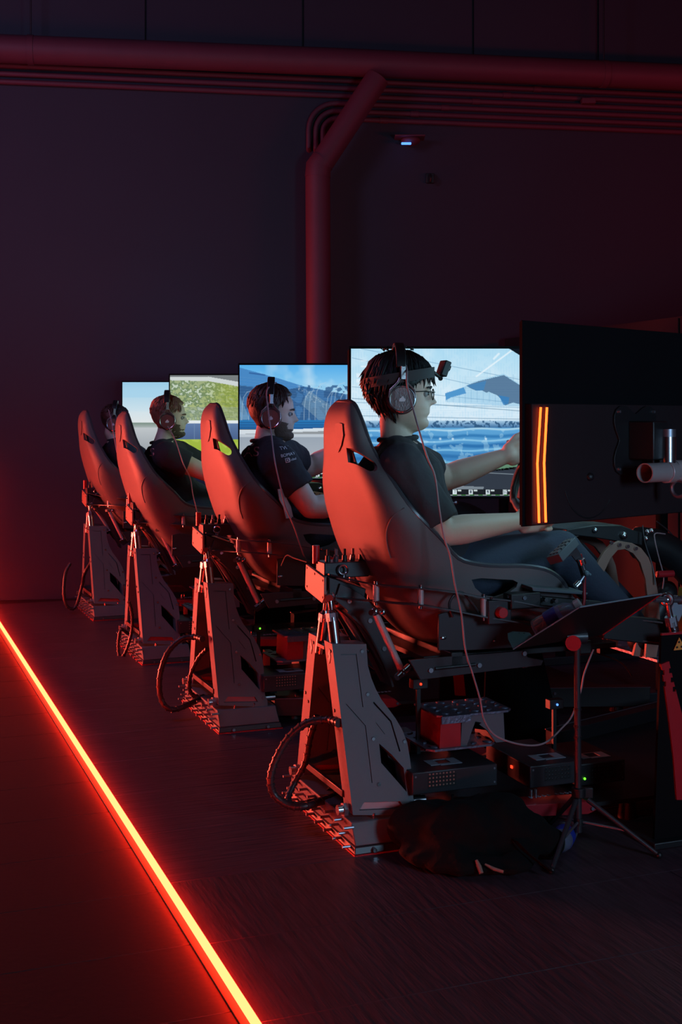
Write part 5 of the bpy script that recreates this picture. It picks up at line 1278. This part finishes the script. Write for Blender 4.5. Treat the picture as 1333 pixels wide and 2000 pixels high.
# glasses, head strap with little camera
t = thing('glasses', 'thin black-framed glasses on the nearest driver', 'glasses', hf1(.40*H1, 0, .5*H1))
for s in (-1, 1):
    lo_ = [hf1(.425*H1-.010*abs(math.cos(a))*0, s*(.145*H1+.021*math.cos(a)), .495*H1+.0165*math.sin(a)) for a in [2*math.pi*k/20 for k in range(20)]]
    part('lens_frame', MB().tube(lo_, .0017, 6, True), 'plastic', t)
    part('temple', MB().tube([hf1(.425*H1, s*.245*H1, .52*H1), hf1(.30*H1, s*.315*H1, .53*H1), hf1(0, s*.325*H1, .51*H1)], .0016, 6), 'plastic', t)
part('bridge', MB().tube([hf1(.425*H1, -.05*H1, .51*H1), hf1(.47*H1, 0, .53*H1), hf1(.425*H1, .05*H1, .51*H1)], .0015, 6), 'plastic', t)
t = thing('head_strap', 'dark elastic head strap around the nearest driver\'s hair', 'strap', hf1(0, 0, .72*H1))
rg = []
for k in range(40):
    a = 2*math.pi*k/40; c, s = math.cos(a), math.sin(a); z = .70+.085*c; f, b, w_ = interp(FR, z), interp(BK, z), interp(WD, z)
    rg.append(hf1((c*(f if c > 0 else b)+.095*c)*H1, (s*w_+.105*s)*H1, z*H1))
up_ = hf1.R@Vector((0, 0, 1)); rr = [[p+up_*.016, p-up_*.016, p-up_*.016+(p-hf1(0, 0, .7*H1)).normalized()*.003, p+up_*.016+(p-hf1(0, 0, .7*H1)).normalized()*.003] for p in rg]
part('strap_band', MB().rings(rr, False, True), 'strapcloth', t)
def hq(px, py, L=-.0): return Q(px, py, L)
t = thing('action_camera', 'small square camera mounted on the head strap above the forehead', 'camera', hq(868, 723))
part('mount_arm', MB().cyl(rg[0], hq(862, 738), .006).cyl(hq(861, 739, -.012), hq(861, 739, .012), .0075), 'plastic', t, .001)
ca, cb_ = hq(861, 737), hq(871, 708); d = (cb_-ca).normalized(); fx = Vector((d.z, 0, -d.x))
part('camera_case', MB().obox((ca+cb_)/2+d*.004, (.022, .045, .050), Matrix((fx, (0, 1, 0), d)).transposed()), 'plastic', t, .003)
part('lens', MB().cyl((ca+cb_)/2+fx*.010+d*.012, (ca+cb_)/2+fx*.019+d*.012, .010, seg=18), 'lens', t)
# harness strap of the second seat
t = thing('harness_strap', 'red-lit belt strap hanging inside the bearded driver\'s seat', 'strap', Q(556, 960, -.3, 1), 1)
part('webbing', MB().ribbon([Q(x, y, -.27, 1) for x, y in ((550, 955), (553, 975), (561, 990), (566, 1012))], (.8, .5, 0), .045, .003), 'rod', t)
t = thing('phone', 'grey device corner held up beside the far hand of the nearest driver', 'phone', Q(1003, 870, .20))
part('phone_case', MB().obox(Q(1004, 872, .20), (.05, .02, .045)), 'plate', t, .005)

# ---------------------------------------------------------------- tripod stand with tray, bottle
PY = 3.50
b = G(1131, 1600, PY); bx0 = b.x; t = thing('tripod_stand', 'thin black tripod stand with a tilted desk, in front of the nearest rig', 'tripod stand', (bx0, PY, 0), world=True)
def gz(py, Y=PY): return EYE-(py-HZ)/F*Y
part('pole', MB().cyl((bx0-.001, PY, .045), (bx0-.005, PY, gz(1250)), .0105, .0088, 20), 'frame', t)
part('hub', MB().cyl((bx0, PY, gz(1556)), (bx0, PY, gz(1538)), .020, seg=20).obox((bx0+.025, PY, gz(1548)), (.03, .016, .03)), 'plastic', t, .002)
for z in (1385, 1418, 1440): part('pole_ring', MB().cyl((bx0-.003, PY, gz(z)-.003), (bx0-.003, PY, gz(z)+.003), .0118, seg=18), 'plastic', t)
part('head_joint', MB().cyl((bx0-.04, PY-.01, gz(1243)), (bx0+.02, PY, gz(1243)), .020, seg=18).cyl((bx0-.004, PY, gz(1262)), (bx0-.004, PY, gz(1222)), .014), 'frame', t)
part('wing_knob', MB().cyl((bx0-.022, PY-.035, gz(1252)), (bx0-.018, PY-.012, gz(1252)), .022, .018, 20), 'redmetal', t)
top = Vector((bx0, PY, gz(1548)))
for (px, py, Yf) in ((1288, 1676, 3.417), (1078, 1700, 3.30), (1062, 1640, 3.62)):
    f = G(px, py, Yf); f.z = .008
    if px < 1100: f = Vector((f.x, Yf, .008))
    lg = part('leg', MB().cyl(top+(f-top).normalized()*.03, f, .0075, .0065, 14), 'frame', t); part('rubber_foot', MB().ball(f, .010, 12), 'plastic', lg)
    mid = top.lerp(f, .62); part('brace', MB().cyl((bx0, PY, .075), mid, .004, seg=10), 'steel', t)
part('lower_collar', MB().cyl((bx0, PY, .065), (bx0, PY, .085), .014, seg=16), 'plastic', t)
A = G(1003, 1268, 3.46); B_ = G(1133, 1186, 3.34); C_ = G(1293, 1160, 3.40); D_ = G(1178, 1240, 3.52)
M_ = (A+D_)/2; nd = (B_-A).cross(D_-A).normalized(); nd = nd if nd.y > 0 else -nd
t = thing('tilted_desk', 'black sheet-metal desk tilted on top of the tripod', 'desk', (A+C_)/2, world=True)
part('desk_sheet', MB().loops([A, B_, C_, D_], [p+nd*.003 for p in (A, B_, C_, D_)]), 'black', t)
part('top_edge', MB().cyl(B_, C_, .0022, seg=8).cyl(A, B_, .0018, seg=8), 'teal', t); part('side_edge', MB().cyl(C_, D_, .0022, seg=8), 'redmetal', t)  # teal rods paint the highlight along the desk's upper edges
lp = [A, G(1040, 1243, 3.50), G(1034, 1235, 3.56), G(1002, 1233, 3.56), G(992, 1237, 3.56), G(993, 1248, 3.54)]
part('lip', MB().loops(lp, [p+Vector((.003, .003, -.002)) for p in lp]), 'teal', t, label='blue-grey bent lip')
for k in (0, 1): p = lp[2].lerp(lp[5], .35)+Vector((.006-.014*k, -.004, .004)); part('slot', MB().ball(p, (.004, .003, .002), 8), 'black', t)
def bottle(name, label, p0, p1, capm):
    d = (p1-p0); L = d.length; d.normalize(); pr = [(0, .022), (.03, .030), (.08, .031), (.2, .031), (.26, .029), (.3, .031), (.55, .031), (.62, .030), (.74, .026), (.84, .015), (.88, .013), (.90, .014)]
    t = thing(name, label, 'bottle', p0, world=True)
    part('bottle_body', MB().tube([p0+d*L*a for a, r in pr], [r for a, r in pr], 24), 'bottle', t)
    part('bottle_cap', MB().cyl(p0+d*L*.90, p0+d*L, .0165, seg=24), capm, t); part('bottle_label', MB().tube([p0+d*L*.30, p0+d*L*.55], .0318, 24), 'bluelabel', t, label='blue label'); return t
bottle('water_bottle', 'clear plastic bottle with a blue label lying on the tilted desk', G(1046, 1232, 3.50), G(1134, 1178, 3.46), 'rod')
bottle('water_bottle', 'plastic bottle with a white cap lying on the floor under the tripod', Vector((G(1118, 1652, 3.5).x, 3.56, .032)), Vector((G(1086, 1672, 3.42).x, 3.40, .032)), 'white')

# ---------------------------------------------------------------- bag on the floor
bm_ = MB(); rng = random.Random(3)
def lump(px, py, Y, r, z=None):
    c = G(px, py, Y); bm_.ball((c.x, Y, max(r[2]*.9, c.z) if z is None else z), r, 16)
for a in ((850, 1640, 3.46, (.13, .10, .075)), (900, 1645, 3.42, (.14, .11, .085)), (960, 1640, 3.45, (.13, .11, .09)), (1010, 1650, 3.44, (.10, .10, .07)), (1050, 1660, 3.43, (.08, .08, .05)), (930, 1690, 3.32, (.16, .07, .03)), (850, 1665, 3.36, (.11, .07, .035)), (990, 1690, 3.33, (.10, .06, .03))): lump(*a)
bm_.tube([G(815, 1605, 3.5)+Vector((0, 0, -.02)), G(840, 1625, 3.42), G(870, 1655, 3.34), G(900, 1680, 3.3)], .03, 10)
t = thing('backpack', 'crumpled black bag lying on the floor in front of the nearest rig', 'bag', (G(940, 1690, 3.4).x, 3.4, 0), world=True)
bo = remesh(bm_, 'bag_body', 'fabric', t, .009, 5)
ruffle(bo, lambda q: .016*mnoise.noise(q*11)+.008*mnoise.noise(q*26))
part('zipper_pull', MB().tube([G(931, 1680, 3.26), G(936, 1692, 3.25), G(941, 1706, 3.24)], [.004, .007, .006], 8), 'tan', t)
part('zipper_pull', MB().tube([G(948, 1688, 3.26), G(965, 1697, 3.25), G(984, 1703, 3.24)], [.003, .005, .004], 8), 'tan', t)
part('side_strap', MB().ribbon([G(1006, 1640, 3.34), G(1030, 1665, 3.30), G(1062, 1690, 3.27), G(1075, 1700, 3.26)], (.5, -.8, 0), .03, .004), 'fabric', t)

# ---------------------------------------------------------------- copies of the rigs
bpy.data.scenes.remove(TS)
for o, labels, dxs, rigs, skip in PR:
    for n in rigs: rep(o, n, labels[n], dxs[n] if dxs else (0, 0, 0), skip)
for o in list(COL.objects):
    for k in ('bx', 'by', 'bz'):
        if k in o: del o[k]
    if o.parent is not None and 'category' in o: del o['category']
